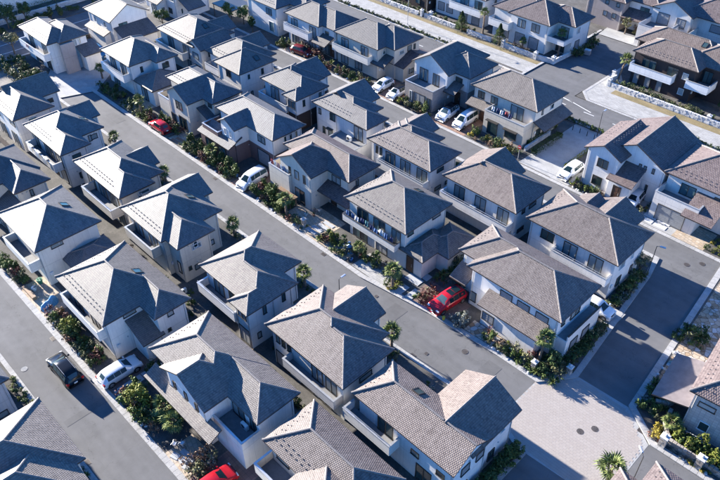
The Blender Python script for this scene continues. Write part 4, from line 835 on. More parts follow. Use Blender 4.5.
# --- beyond the far road
H('hblk', 'dark-clad house at the top edge beside the white shuttered block', 'umber', 'roof_slate', [('hip', -97, 104.2, -87.2, 114)])
H('h470', 'long white house with grey shutters behind a clipped conifer at the top edge', 'white', 'roof_plum', [('hip', -87.0, 105.3, -74.4, 114.5)], auto=False, balc=[(-82, 104.2, -74.6, 106.0, 3.9)], wins=[(0, 'S', 0.12, 0.8, 1.6, 1.6, 'sh2'), (0, 'S', 0.3, 0.8, 1.6, 1.6, 'sh2'), (0, 'S', 0.6, 0.3, 1.8, 2.1, 'sh2'), (0, 'S', 0.85, 0.3, 1.8, 2.1, 'sh2'), (0, 'S', 0.6, 2.87, 2.0, 2.0, 'd'), (0, 'S', 0.88, 2.87, 1.8, 2.0, 'd'), (0, 'E', 0.4, 3.6, 0.9, 1.1, 'w')])
H('h21', 'white plum-roofed house with a slender palm and corner loggia at the far side street', 'white', 'roof_plum', [('hip', -72.4, 104.4, -62, 112.5), ('hip', -68.5, 104.0, -59.7, 112.4), ('hip', -64, 106.7, -56.3, 113.0)], auto=False, balc=[(-71.9, 103.2, -67.5, 105.0, 3.9), (-60.3, 104.6, -56.8, 107.3, 3.5)],
  wins=[(1, 'S', 0.3, 3.5, 1.7, 1.4, 'd'), (1, 'S', 0.68, 3.5, 1.7, 1.4, 'd'), (1, 'S', 0.3, 0.3, 2.0, 2.1, 'sh2'), (1, 'S', 0.68, 0.3, 2.0, 2.1, 'sh2'), (2, 'E', 0.3, 3.8, 1.0, 1.0, 'w'), (2, 'E', 0.35, 0.8, 1.4, 1.6, 'sh2'), (2, 'S', 0.75, 2.87, 1.6, 2.0, 'd'), (2, 'S', 0.7, 0.3, 1.7, 2.1, 'd'), (0, 'S', 0.3, 0.5, 1.7, 2.0, 'sh2')])
H('h20', 'dark brown house with two white balcony fronts at the upper right', 'umber', 'roof_brown', [('hip', -45.0, 105.4, -34.0, 112.0), ('hip', -47.0, 109.8, -33.0, 116.6), ('hip', -38, 108, -28, 116.2)], auto=False, balc=[(-44.5, 104.5, -37.3, 106.0, 3.9, dict(wall='white')), (-35.4, 105.2, -31.8, 108.4, 3.9, dict(wall='white'))], sky=[(1, -36.6, 112.2, 'S'), (2, -31.0, 110.6, 'E')],
  wins=[(0, 'S', 0.25, 2.87, 2.4, 2.0, 'd'), (0, 'S', 0.65, 2.87, 1.8, 2.0, 'd'), (0, 'S', 0.86, 3.6, 0.9, 1.0, 'w'), (0, 'S', 0.86, 1.0, 0.9, 1.0, 'w'), (0, 'S', 0.1, 0.2, 1.0, 2.2, 'sh'), (0, 'S', 0.3, 0.2, 1.0, 2.2, 'sh'), (0, 'S', 0.5, 0.2, 1.0, 2.2, 'sh'), (2, 'S', 0.45, 2.9, 1.4, 1.9, 'd'), (2, 'S', 0.45, 0.8, 0.8, 1.0, 'w')])
H('h20b', 'grey-brown block house with a white wing at the end of the side street, top edge', 'taupe', 'roof_plum', [('hip', -64, 122.2, -55.6, 131), ('hip', -57, 124.5, -50.2, 133, dict(wall='white')), ('sS', -56.2, 122.4, -51.6, 125.2, dict(LO, nw=1))], auto=False, wins=[(0, 'S', 0.55, 2.2, 0.8, 0.9, 'w'), (0, 'S', 0.8, 2.2, 0.8, 0.9, 'w'), (0, 'S', 0.55, 4.4, 0.7, 0.7, 'w'), (0, 'S', 0.85, 4.4, 0.7, 0.7, 'w'), (1, 'S', 0.6, 3.6, 1.8, 1.2, 'd')])
H('h20c', 'white gabled house with shuttered upper windows in the top right corner', 'white', 'roof_plum', [('ygh', -51.9, 124.2, -43.8, 133, dict(p=0.5)), ('hip', -47, 125.6, -36.5, 133.6), ('hip', -38, 124.6, -30, 133)], auto=False, balc=[(-51.4, 119.9, -46.2, 124.8, 3.8, dict(solid=True)), (-46.1, 121.4, -43.2, 126.2, 3.6, dict(solid=True))],
  wins=[(0, 'S', 0.32, 3.0, 2.2, 2.0, 'sh2'), (0, 'S', 0.78, 3.3, 1.7, 1.6, 'sh2'), (1, 'S', 0.66, 3.6, 2.0, 1.3, 'sh2')])
H('hfar', 'white long-walled building beyond the hedge at the top left corner', 'white', 'roof_slate', [('hip', -160, 20, -145.5, 60)], auto=False, wins=[(0, 'E', 0.5, 0.5, 1.0, 2.0, 'w'), (0, 'E', 0.85, 3.5, 1.4, 1.0, 'd')])  # low-y end lengthened so the building's shadow covers the road
# --- right of the cross street
H('h41', 'tile-clad house with a plum roof and pale lean-to at the right edge, behind stone pillars', 'tile', 'roof_plum', [('hip', -7.9, 47.6, 3.6, 57.2), ('sW', -10.6, 47.9, -7.4, 54.2, dict(LO, z=2.6, p=0.22, nw=1, roof='metal_roof'))], rot=radians(6.0), auto=False, balc=(),
  wins=[(0, 'S', 0.12, 3.9, 1.5, 0.6, 'w'), (0, 'S', 0.16, 1.2, 0.9, 1.1, 'w'), (0, 'S', 0.55, 3.4, 1.7, 1.3, 'd'), (0, 'S', 0.5, 0.3, 1.7, 2.1, 'd')])
H('h40', 'pink-tinted roof of a house below the plaza, only its upper edge in the frame', 'ivory', 'roof_plum', [('hip', -6.0, 28.5, 4.5, 38.6), ('hip', -7.9, 30, -3, 36.8, dict(z=4.6))])
H('hr1', 'white hip-roofed house cut by the right edge above the corner plot', 'white', 'roof_plum', [('hip', -3, 62, 8, 71)])
H('hr2', 'white house with a grey roof just inside the right edge beyond the dark house', 'white', 'roof_slate', [('hip', -26.5, 104.5, -16, 114)])

# ------------------------------------------------------------------ forecourts, drives, stepping slabs (part of the setting)
def court(x0, y0, x1, y1, mat, label, z=0.108): return sheet('forecourt', x0, y0, x1, y1, z, mat, label)
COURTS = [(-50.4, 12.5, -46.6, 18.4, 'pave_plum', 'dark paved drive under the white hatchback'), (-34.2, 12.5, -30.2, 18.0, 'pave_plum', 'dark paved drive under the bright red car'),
 (-67.8, 12.5, -61.2, 15.6, 'pave_tan', 'tan paved terrace beside the blue tarp'), (-37.9, 12.5, -34.3, 15.4, 'pave_tan', 'tan paved path to the long awning'),
 (-67.6, 41.7, -63.4, 47.2, 'pave_brick', 'brick drive under the white van'), (-88.8, 41.75, -83.4, 43.4, 'gravel', 'gravel lay-by under the red car on the middle street'),
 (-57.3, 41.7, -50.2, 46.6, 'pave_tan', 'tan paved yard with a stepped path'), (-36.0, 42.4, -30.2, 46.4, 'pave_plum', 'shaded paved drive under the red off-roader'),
 (-44.2, 41.8, -38.6, 44.8, 'pave_far', 'light paved forecourt beside the street palm'), (-50, 41.8, -45.4, 43.4, 'pave_tan', 'tan front strip of the central laundry house'),
 (-73.6, 73.2, -66.6, 78.6, 'pave_brick', 'brick drive under two white cars'), (-60.0, 73.2, -53.0, 79.0, 'pave_brick', 'brick drive under the car and the van'),
 (-38.0, 73.2, -35.2, 79.5, 'concrete', 'drive beside the concrete footpath'), (-29.2, 73.2, -25.0, 78.0, 'concrete', 'drive of the plum gable house'),
 (-25.0, 73.2, -20.6, 76.2, 'concrete', 'pale drive before the shuttered garage'), (-20.6, 73.2, -16.6, 77.2, 'pave_tan', 'tan porch yard at the right edge'),
 (-94.6, 73.2, -86.2, 75.6, 'pave_tan', 'pale drive under the maroon car'), (-83.6, 42.0, -79.2, 44.6, 'pave_tan', 'tan entrance path of the cream gable house'),
 (-97.6, 42.0, -92.6, 46.0, 'pave_tan', 'pale paved entrance of the crossed hip house'), (-112, 68.9, -100, 68.95, 'concrete', 'thin concrete edge of the lane'),
 (-120, 46.9, -110.5, 50.3, 'gravel', 'gravel stand under the blue car'), (-125.4, 28, -106, 36.0, 'gravel', 'gravel yard at the left end of the rows'),
 (-19.1, 54.0, -17.7, 57.2, 'concrete', 'short drive between the two corner houses')]
for c in COURTS: court(*c)
polysheet('forecourt', [(-12.8, 69.5), (-11.1, 51.6), (-8.6, 51.9), (-8.2, 62), (-3, 62), (-3, 71)], 0.110, 'flagstone', 'orange and white flagstone yard right of the cross street')
polysheet('forecourt', [(-13.2, 73.3), (-4, 73.3), (-4, 76), (-13.3, 76)], 0.110, 'flagstone', 'flagstone pavement at the lane corner')
polysheet('forecourt', [(-28.6, 43.2), (-24.4, 43.4), (-24.6, 45.0), (-28.6, 45.0)], 0.112, 'flagstone', 'crazy-paved patch before the plaza corner house')
def slabs(label, items, mat='slate_slab'):
    root = empty('stepping_slabs', (items[0][0], items[0][1], 0.1)); tag(root, label, 'paving', 'slab paths')
    for (x, y, w, d, rz) in items:
        b = MB(); b.chamfer(-w/2, -d/2, 0.0, w/2, d/2, 0.05, 0.012)
        obj('slab', b.mesh('slab', [mat]), root, (x-items[0][0], y-items[0][1], 0.006), rz)
slabs('four pale slabs stepping from the street palm to the dark porch', [(-37.4, 42.9, 1.1, 1.7, 0), (-35.9, 43.2, 0.9, 1.8, 0.0), (-37.4, 45.1, 2.0, 1.1, 0), (-37.3, 46.4, 2.2, 1.0, 0)])
slabs('pale slabs in the yard of the cream gabled house', [(-52.2, 42.6, 1.7, 0.55, 0), (-52.0, 43.4, 1.7, 0.55, 0), (-51.8, 44.2, 1.7, 0.55, 0), (-51.6, 45.0, 1.7, 0.55, 0)])
slabs('blue-shaded square slabs beside the white hatchback', [(-46.9, 13.2, 0.9, 0.9, 0), (-46.9, 14.2, 0.9, 0.9, 0), (-46.9, 15.2, 0.9, 0.9, 0), (-46.9, 16.2, 0.9, 0.9, 0)])
slabs('small broken slabs beside the bicycles at the lower left street', [(-37.0, 13.0, 0.8, 0.6, 0.3), (-36.1, 13.2, 0.7, 0.6, -0.2), (-36.7, 13.8, 0.8, 0.5, 0.1), (-35.8, 13.9, 0.6, 0.7, 0.5), (-35.4, 13.1, 0.6, 0.6, 0.2)])
slabs('white slabs let into the lane drive beside the garage', [(-24.2, 73.9, 1.6, 0.8, 0), (-22.4, 73.9, 1.6, 0.8, 0), (-24.2, 75.0, 1.6, 0.8, 0), (-22.4, 75.0, 1.6, 0.8, 0)], 'white_stone')
slabs('brown timber steps before the red street car house', [(-81.8, 42.3, 1.8, 0.5, 0.1), (-81.6, 43.0, 1.8, 0.5, 0.1)], 'pot_terra')
# manhole covers
def manhole(x, y, label, r=0.33, mat='iron', z=0.012):
    b = MB(); n = 20
    for k in range(n):
        a0, a1 = 2*pi*k/n, 2*pi*(k+1)/n
        b.poly([(0, 0, 0.012), (r*0.86*cos(a0), r*0.86*sin(a0), 0.012), (r*0.86*cos(a1), r*0.86*sin(a1), 0.012)])
        b.poly([(r*0.86*cos(a0), r*0.86*sin(a0), 0.005), (r*cos(a0), r*sin(a0), 0.012), (r*cos(a1), r*sin(a1), 0.012), (r*0.86*cos(a1), r*0.86*sin(a1), 0.005)])
    for k in range(-3, 4):
        for j in range(-3, 4):
            if k*k+j*j < 9: b.box(k*0.08-0.025, j*0.08-0.025, 0.012, k*0.08+0.025, j*0.08+0.025, 0.018)
    tag(obj('manhole_cover', b.mesh('manhole_cover', [mat]), None, (x, y, z)), label, 'manhole cover', 'manhole covers')
manhole(-13.1, 40.9, 'round iron manhole cover in the plaza, the one farther from the stone pillars', z=0.016); manhole(-12.3, 42.1, 'round iron manhole cover in the plaza, nearer the stone pillars', z=0.016)
manhole(-16.8, 69.6, 'iron manhole cover where lane meets cross street, farther from the flagstone corner'); manhole(-15.6, 71.0, 'iron manhole cover where lane meets cross street, nearer the flagstone corner')
manhole(-26.6, 40.9, 'iron manhole cover in the middle street below the plaza corner house'); manhole(-56.2, 7.8, 'pale manhole cover at the kerb across from the black car', 0.33, 'concrete')
manhole(-29.2, 37.9, 'small manhole cover by the kerb below the skylight roof', 0.2); manhole(-38.6, 40.2, 'small manhole cover in the middle street near the stepping slabs', 0.2)

# ------------------------------------------------------------------ plants
def leaf_cloud(seed, n, rx, ry, rz, z0, size, clumps, spread=0.42, flat=0.0):
    rg = random.Random(seed); b = MB(); C = []
    for _ in range(clumps):
        a = rg.uniform(0, 2*pi); u = rg.uniform(-0.85, 1); r = rg.uniform(0.35, 0.82); s = sqrt(max(0, 1-u*u))
        C.append((Vector((cos(a)*s*r, sin(a)*s*r, u*r)), rg.uniform(0.6, 1.2)))
    for i in range(n):
        c, k = rg.choice(C)
        d = Vector((rg.gauss(0, 1), rg.gauss(0, 1), rg.gauss(0, 1))).normalized()
        p = c + d*(spread*k*rg.random()**0.45)
        p = Vector((p.x*rx, p.y*ry, max(0.02-z0+0.0, p.z*rz)))
        q = p + Vector((0, 0, z0))
        if q.z < 0.03: q.z = 0.03+rg.random()*0.1
        nrm = (d + Vector((rg.uniform(-.6, .6), rg.uniform(-.6, .6), rg.uniform(-.2, .9)))).normalized()
        a = nrm.cross(Vector((rg.gauss(0, 1), rg.gauss(0, 1), rg.gauss(0, 1)))).normalized(); e = nrm.cross(a)
        s = size*rg.uniform(0.6, 1.35)
        b.poly([q-a*s*0.5, q+e*s*0.32, q+a*s*0.6, q-e*s*0.32])
    return b
SHRUB = {}
def shrub_mesh(kind, v):
    key = (kind, v)
    if key in SHRUB: return SHRUB[key]
    seed = hash((kind, v)) if False else sum(map(ord, kind))*7+v*131
    rg = random.Random(seed)
    if kind == 'twig':
        b = leaf_cloud(seed, 110, 0.5, 0.5, 0.55, 0.62, 0.12, 9, 0.5); mats = ['leaf_rust', 'bark']
        for k in range(9):
            a = rg.uniform(0, 2*pi); r = rg.uniform(0.2, 0.55); b.tube([(0, 0, 0), (cos(a)*r*0.4, sin(a)*r*0.4, 0.5), (cos(a)*r, sin(a)*r, rg.uniform(0.8, 1.2))], [0.02, 0.014, 0.006], 4, 1)
    elif kind == 'yucca':
        b = MB(); mats = ['leaf_palm', 'bark']
        for k in range(46):
            a = rg.uniform(0, 2*pi); el = rg.uniform(-0.1, 1.35); l = rg.uniform(0.5, 0.75)
            d = Vector((cos(a)*cos(el), sin(a)*cos(el), sin(el))); sd = Vector((-sin(a), cos(a), 0))*0.045
            o = Vector((0, 0, 0.32)); m_ = o+d*l*0.55+Vector((0, 0, 0.03)); t = o+d*l-Vector((0, 0, 0.10*cos(el)))
            b.poly([o-sd*0.6, o+sd*0.6, m_+sd, m_-sd]); b.poly([m_-sd, m_+sd, t])
        b.tube([(0, 0, 0), (0, 0, 0.34)], [0.09, 0.07], 6, 1)
    else:
        P = {'round': (260, 0.5, 0.5, 0.46, 0.48, 0.13, 11), 'low': (200, 0.55, 0.55, 0.26, 0.24, 0.12, 10), 'tall': (300, 0.42, 0.42, 0.75, 0.78, 0.14, 14), 'loose': (170, 0.55, 0.55, 0.6, 0.62, 0.14, 9)}
        form, leaf = kind.split(':')
        n, rx, ry, rz, z0, sz, cl = P[form]
        b = leaf_cloud(seed, n, rx, ry, rz, z0, sz, cl); mats = ['leaf_'+leaf, 'bark']
        for k in range(4):
            a = rg.uniform(0, 2*pi); b.tube([(0, 0, 0), (cos(a)*rx*0.5, sin(a)*ry*0.5, z0+rz*0.3)], [0.025, 0.008], 4, 1)
    SHRUB[key] = b.mesh('shrub', mats); return SHRUB[key]
KINDW = {'round:dark': 'dark green rounded shrub', 'round:mid': 'green rounded shrub', 'round:lime': 'yellow-green rounded shrub', 'low:dark': 'low dark ground shrub', 'low:mid': 'low green ground shrub', 'low:silver': 'low silvery shrub', 'low:lime': 'low lime green shrub',
 'tall:dark': 'tall dark green shrub', 'tall:mid': 'tall green shrub', 'tall:lime': 'tall lime green shrub', 'loose:olive': 'loose olive green shrub', 'loose:red': 'red-leaved shrub', 'loose:rust': 'rust brown loose shrub', 'round:yellow': 'golden yellow shrub', 'low:yellow': 'low golden yellow shrub', 'low:red': 'low reddish shrub', 'loose:silver': 'loose silvery shrub', 'loose:mid': 'loose green shrub', 'twig': 'nearly bare twiggy shrub', 'yucca': 'spiky green yucca', 'round:olive': 'olive green rounded shrub', 'loose:dark': 'loose dark green shrub'}
def shrub(x, y, s, kind, where, rg, z=0.1, sz=None):
    k = s*rg.uniform(0.85, 1.15); k2 = k*rg.uniform(0.9, 1.1); k3 = (sz or k)*rg.uniform(0.85, 1.15)
    SHRUBS.append((kind, rg.randrange(3), x, y, z, rg.uniform(0, 2*pi), (k, k2, k3), where))
SHRUBS = []
CAMV = [None]
def screen(x, y, z):                                    # picture position (0..1) of a point, for choosing what to build singly
    v = cam.matrix_world.inverted() @ Vector((x, y, z)) if CAMV[0] is None else CAMV[0] @ Vector((x, y, z))
    return 0.5 + v.x/-v.z*702.33/720, 0.5 - v.y/-v.z*702.33/480
def finish_shrubs(limit=300):
    CAMV[0] = (Matrix.Translation((0, 0, 55.0)) @ m3.to_4x4()).inverted()
    def size(q):
        u, w = screen(q[2], q[3], 0.5)
        if not (0 < u < 1 and 0 < w < 1): return -1
        return (q[6][0]+q[6][2])/sqrt(q[2]**2+q[3]**2+55**2)
    order = sorted(SHRUBS, key=size, reverse=True)
    for q in order[:limit]:
        kind, v, x, y, z, rz, k, where = q
        o = obj('yucca' if kind == 'yucca' else 'shrub', shrub_mesh(kind, v), None, (x, y, z), rz); o.scale = k
        tag(o, KINDW[kind]+' '+where, 'yucca' if kind == 'yucca' else 'shrub', KINDW[kind]+'s '+where)
    import numpy as np
    names = ['leaf_'+k[5:] for k in LEAF]+['bark']; names = list(dict.fromkeys(names))
    V, LV, LS, LT, MI = [], [], [], [], []; nv = nl = 0
    for kind, v, x, y, z, rz, k, where in order[limit:]:
        me = shrub_mesh(kind, v)
        co = np.empty(len(me.vertices)*3, 'f'); me.vertices.foreach_get('co', co); co = co.reshape(-1, 3)*np.array(k, 'f')
        c_, s_ = cos(rz), sin(rz)
        co = np.stack([co[:, 0]*c_-co[:, 1]*s_+x, co[:, 0]*s_+co[:, 1]*c_+y, co[:, 2]+z], 1)
        lv = np.empty(len(me.loops), 'i'); me.loops.foreach_get('vertex_index', lv)
        ls = np.empty(len(me.polygons), 'i'); me.polygons.foreach_get('loop_start', ls)
        lt = np.empty(len(me.polygons), 'i'); me.polygons.foreach_get('loop_total', lt)
        mi = np.empty(len(me.polygons), 'i'); me.polygons.foreach_get('material_index', mi)
        remap = np.array([names.index(m.name) for m in me.materials], 'i')
        V.append(co); LV.append(lv+nv); LS.append(ls+nl); LT.append(lt); MI.append(remap[mi]); nv += len(co); nl += len(lv)
    me = bpy.data.meshes.new('undergrowth'); V = np.concatenate(V); LV = np.concatenate(LV); LS = np.concatenate(LS); LT = np.concatenate(LT); MI = np.concatenate(MI)
    me.vertices.add(nv); me.vertices.foreach_set('co', V.ravel().astype('f')); me.loops.add(nl); me.loops.foreach_set('vertex_index', LV.astype('i'))
    me.polygons.add(len(LS)); me.polygons.foreach_set('loop_start', LS.astype('i')); 
    for n in names: me.materials.append(MATS[n])
    me.polygons.foreach_set('material_index', MI.astype('i')); me.update(calc_edges=True); me.validate()
    o = obj('undergrowth', me, kind='stuff'); tag(o, 'low garden planting filling the farther plots and verges', 'undergrowth')
MIX = ['round:dark', 'round:mid', 'low:dark', 'low:mid', 'tall:dark', 'loose:olive', 'loose:mid', 'round:olive', 'loose:dark']
LIV = MIX + ['round:lime', 'loose:red', 'yucca', 'tall:mid', 'loose:rust', 'low:lime', 'round:mid', 'tall:mid']
def garden(x0, y0, x1, y1, n, where, kinds=LIV, s=(0.55, 1.25), seed=1):
    s = (s[0]*1.1, s[1]*1.1)
    rg = random.Random(seed*77+n); pts = []
    for _ in range(n*6):
        if len(pts) >= n: break
        x, y = rg.uniform(x0, x1), rg.uniform(y0, y1)
        if all((x-a)**2+(y-c)**2 > 0.16 for a, c in pts): pts.append((x, y))
    for x, y in pts: shrub(x, y, rg.uniform(*s), rg.choice(kinds), where, rg)
# along the street with the black car
garden(-74.5, 12.7, -68, 13.7, 22, 'before the skylight pyramid house', seed=1, s=(0.7, 1.25))
garden(-61.2, 12.7, -51.2, 14.1, 50, 'in the bed above the black car', LIV+['round:lime', 'loose:red'], s=(0.7, 1.35), seed=2)
garden(-46.2, 12.7, -40.2, 14.6, 37, 'in the bed below the long tiled awning', LIV+['tall:lime', 'round:lime', 'tall:mid'], s=(0.8, 1.5), seed=3)
garden(-35.2, 12.8, -33.6, 15.2, 11, 'beside the bright red car', ['loose:olive', 'twig', 'loose:silver', 'round:olive'], s=(0.9, 1.4), seed=4)
garden(-44, 6.2, -36, 6.6, 10, 'on the kerb below the stepped corner roof', ['low:mid', 'yucca', 'low:dark'], s=(0.5, 0.8), seed=5)
garden(-56.5, 5.9, -51, 6.5, 10, 'on the kerb opposite the black car', ['low:mid', 'low:lime', 'round:dark'], s=(0.5, 0.9), seed=6)
# middle street, upper side
garden(-104.2, 42.1, -98.6, 44.0, 27, 'before the crossed hip house', MIX+['round:lime', 'yucca'], s=(0.7, 1.2), seed=7)
garden(-97.5, 41.9, -89.2, 44.3, 37, 'between the crossed hip house and the red street car', LIV, s=(0.6, 1.2), seed=8)
garden(-88.6, 43.3, -82.8, 44.4, 22, 'behind the red street car', LIV, s=(0.8, 1.3), seed=9)
garden(-79.4, 41.9, -68.0, 43.9, 59, 'before the plum-piered house', LIV+['round:lime', 'loose:silver', 'low:silver'], s=(0.7, 1.35), seed=10)
garden(-63.2, 41.9, -57.4, 44.2, 40, 'beside the white van below the laundry terrace', LIV+['tall:mid', 'loose:rust'], s=(0.7, 1.4), seed=11)
garden(-57.2, 41.9, -53.0, 43.0, 14, 'along the tan yard', LIV, s=(0.5, 0.9), seed=12)
garden(-50.2, 41.9, -46.0, 43.8, 22, 'left of the central laundry house front', LIV+['round:yellow', 'round:lime', 'tall:lime'], s=(0.7, 1.3), seed=13)
garden(-45.6, 43.2, -38.4, 44.4, 24, 'under the blue laundry balcony', LIV, s=(0.7, 1.2), seed=14)
garden(-39.2, 41.9, -37.6, 43.4, 11, 'around the palm by the stepping slabs', ['low:lime', 'round:lime', 'low:yellow', 'round:mid'], s=(0.6, 0.9), seed=15)
garden(-35.2, 42.8, -34.1, 45.6, 13, 'left of the red off-roader', ['loose:red', 'low:red', 'round:mid', 'loose:olive'], s=(0.7, 1.0), seed=16)
garden(-36.2, 46.5, -32.6, 50.4, 16, 'in the dark gap behind the red off-roader', ['round:dark', 'yucca', 'round:mid', 'loose:dark'], s=(0.9, 1.5), seed=17)
garden(-30.6, 42.9, -28.8, 44.3, 8, 'right of the red off-roader', ['loose:silver', 'low:mid', 'yucca'], s=(0.8, 1.2), seed=18)
garden(-26.6, 43.3, -20.4, 44.5, 40, 'before the low tiled front roof', LIV+['low:silver', 'loose:rust', 'round:olive', 'low:silver'], s=(0.6, 1.1), seed=19)
garden(-20.6, 43.4, -17.6, 46.2, 27, 'on the plaza corner', MIX+['yucca', 'loose:olive'], s=(0.7, 1.2), seed=20)
garden(-19.0, 46.8, -17.9, 53.6, 40, 'along the shaded side of the plaza corner house', MIX, s=(0.8, 1.25), seed=21)
garden(-20.0, 57.4, -18.9, 64.2, 40, 'along the cross street side of the reddish-roofed house', MIX+['round:olive', 'low:silver'], s=(0.8, 1.3), seed=22)
# middle street, lower side
for i, (xa, xb, w) in enumerate([(-89, -85, 'by the palm at the street end'), (-76, -72, 'by the palm behind the dark gable house'), (-60, -56, 'by the palm behind the triple-stepped roof'), (-47, -43.6, 'by the palm below the tan yard'), (-33.6, -30.6, 'by the palm behind the brown three-window house')]):
    garden(xa, 34.9, xb, 35.9, 6, w, ['low:dark', 'round:dark', 'low:mid', 'loose:olive', 'round:mid'], s=(0.5, 0.95), seed=30+i)
garden(-27.2, 33.0, -23, 35.9, 13, 'behind the skylight house at the plaza', ['low:dark', 'low:silver', 'loose:olive', 'low:mid'], s=(0.5, 0.9), seed=36)
garden(-16.2, 26.4, -15.5, 35.0, 37, 'in the hedge beside the plaza gable wing', ['tall:dark', 'round:dark', 'round:mid', 'tall:mid'], s=(0.9, 1.3), seed=37)
# gaps between the first two rows
garden(-66, 23.2, -29, 25.0, 43, 'in the shady gap between the first two rows', ['round:dark', 'low:dark', 'loose:olive', 'loose:rust', 'round:mid'], s=(0.6, 1.1), seed=38)
garden(-53.5, 24.5, -51.8, 33, 18, 'between the triple-stepped and louvred balcony houses', ['low:dark', 'round:dark', 'loose:rust', 'low:mid'], s=(0.6, 1.1), seed=39)
garden(-40.9, 27, -40.1, 33, 11, 'between the louvred balcony and three-window houses', ['loose:olive', 'low:dark', 'loose:rust'], s=(0.7, 1.1), seed=40)
garden(-47.2, 15.8, -45.4, 20, 13, 'in the corner beside the white hatchback', ['round:dark', 'yucca', 'round:mid'], s=(0.9, 1.3), seed=41)
garden(-76.5, 14.0, -75.5, 22, 11, 'between the two left-edge houses', ['low:dark', 'round:olive', 'loose:rust'], s=(0.6, 1.0), seed=42)
# back lane
garden(-97.0, 73.4, -94.4, 75.0, 13, 'left of the maroon car', LIV, s=(0.7, 1.2), seed=43)
garden(-93.6, 75.6, -86.4, 76.4, 14, 'behind the maroon car', ['loose:rust', 'loose:red', 'round:olive', 'twig'], s=(1.0, 1.5), seed=44)
garden(-86.2, 73.4, -74.2, 75.2, 37, 'between the maroon car and the two white cars', LIV+['loose:red', 'loose:rust', 'loose:red'], s=(0.7, 1.3), seed=45)
garden(-66.2, 73.4, -60.4, 74.7, 22, 'before the grey stone-based house', LIV+['round:olive', 'low:yellow'], s=(0.6, 1.2), seed=46)
garden(-52.4, 73.4, -44.4, 75.6, 29, 'before the lane-end laundry balcony', LIV+['low:yellow', 'loose:olive', 'round:yellow'], s=(0.6, 1.2), seed=47)
garden(-34.9, 73.4, -30.8, 74.6, 22, 'before the plum gable house', LIV+['low:red', 'low:lime'], s=(0.5, 0.95), seed=48)
garden(-25.4, 77.6, -24.4, 82, 11, 'between the plum gable and rough-cast houses', ['loose:red', 'twig', 'loose:rust'], s=(1.0, 1.5), seed=49)
garden(-26.0, 73.4, -25.1, 76.6, 11, 'left of the white garage drive', ['low:mid', 'loose:olive', 'low:red', 'low:yellow'], s=(0.5, 0.9), seed=50)
garden(-16.5, 73.4, -14.2, 76, 11, 'right of the tan porch yard', ['round:dark', 'low:yellow', 'round:mid', 'low:lime'], s=(0.7, 1.1), seed=51)
garden(-80.6, 66.2, -47, 67.9, 37, 'along the lane behind the fourth row', ['low:dark', 'round:dark', 'low:mid', 'loose:olive'], s=(0.5, 0.95), seed=52)
# plot of the tile-clad house
garden(-11.0, 46.9, -8.8, 51.2, 34, 'beside the shaded corner of the tile-clad house', MIX+['low:silver', 'yucca', 'low:red'], s=(0.6, 1.05), seed=53)
garden(-8.4, 44.8, -7.2, 46.2, 10, 'at the plaza edge below the stone pillar', ['low:yellow', 'round:yellow', 'low:red', 'low:mid'], s=(0.6, 0.9), seed=54)
garden(-6.6, 45.5, -0.5, 47.2, 37, 'between the stone wall and the tile-clad wall', ['round:lime', 'round:mid', 'tall:lime', 'round:dark', 'loose:mid'], s=(0.8, 1.3), seed=55)
garden(-6.5, 44.75, -0.5, 45.0, 14, 'at the foot of the stone pillar wall', ['low:mid', 'low:silver', 'low:yellow'], s=(0.4, 0.7), seed=56)
garden(-12.3, 57.6, -10.0, 60.4, 16, 'in the flagstone yard bed', MIX, s=(0.8, 1.3), seed=57)
garden(-11.8, 64, -9.2, 71, 16, 'at the right edge beyond the flagstones', MIX+['low:yellow', 'low:red', 'loose:rust'], s=(0.6, 1.1), seed=58)
# upper left
garden(-124.5, 33.5, -112.8, 38.0, 56, 'below the taupe-banded house', MIX+['round:lime', 'loose:olive', 'yucca'], s=(0.8, 1.6), seed=59)
garden(-112.6, 30, -105, 35.6, 30, 'in the yard at the left end of the second row', MIX+['low:lime'], s=(0.6, 1.1), seed=60)
garden(-125.2, 47.2, -121.0, 50.5, 16, 'between the two upper left houses', MIX+['loose:rust'], s=(0.9, 1.5), seed=61)
garden(-113, 51, -108.4, 66, 37, 'beside the dark lean-to at the upper left', MIX, s=(0.8, 1.5), seed=62)
garden(-118, 62, -109, 66, 21, 'below the top left canopies', LIV, s=(0.7, 1.3), seed=63)
garden(-125.4, 12.8, -90, 24, 66, 'at the left edge behind the row ends', MIX, s=(0.7, 1.3), seed=64)
# beyond the far road
garden(-104, 95.7, -74, 96.1, 75, 'on the narrow verge of the far road', ['low:dark', 'low:mid', 'round:dark'], s=(0.5, 0.85), seed=65)
garden(-46.2, 87.9, -36, 88.35, 27, 'at the near kerb of the far junction', ['round:dark', 'low:dark', 'round:mid'], s=(0.7, 1.0), seed=66)
garden(-36, 95.8, -14, 96.2, 40, 'on the far verge below the dark brown house', ['low:dark', 'low:mid', 'round:dark'], s=(0.6, 0.95), seed=67)
garden(-67.5, 102.3, -60.5, 103.2, 30, 'behind the white wall of the palm loggia house', ['low:red', 'round:dark', 'loose:rust', 'low:dark'], s=(0.6, 0.95), seed=68)
garden(-97, 102.2, -87, 103.4, 34, 'before the dark-clad house', MIX, s=(0.7, 1.1), seed=69)
garden(-86, 102.3, -75, 103.6, 30, 'before the long shuttered house', MIX+['loose:rust', 'low:red'], s=(0.6, 1.0), seed=70)
garden(-45, 102.4, -31, 103.9, 75, 'in the planter below the dark brown house', ['round:dark', 'round:olive', 'loose:olive', 'loose:dark', 'low:dark'], s=(0.7, 1.05), seed=71)
garden(-56.3, 107.5, -55.5, 114.0, 21, 'at the side of the palm loggia house', MIX, s=(0.9, 1.4), seed=72)
garden(-54, 123.2, -49.2, 124.2, 14, 'at the end of the side street', MIX+['loose:rust'], s=(0.9, 1.4), seed=73)
garden(-139.6, 30, -137, 92, 98, 'along the far side of the shaded road', MIX, s=(0.9, 1.7), seed=74)
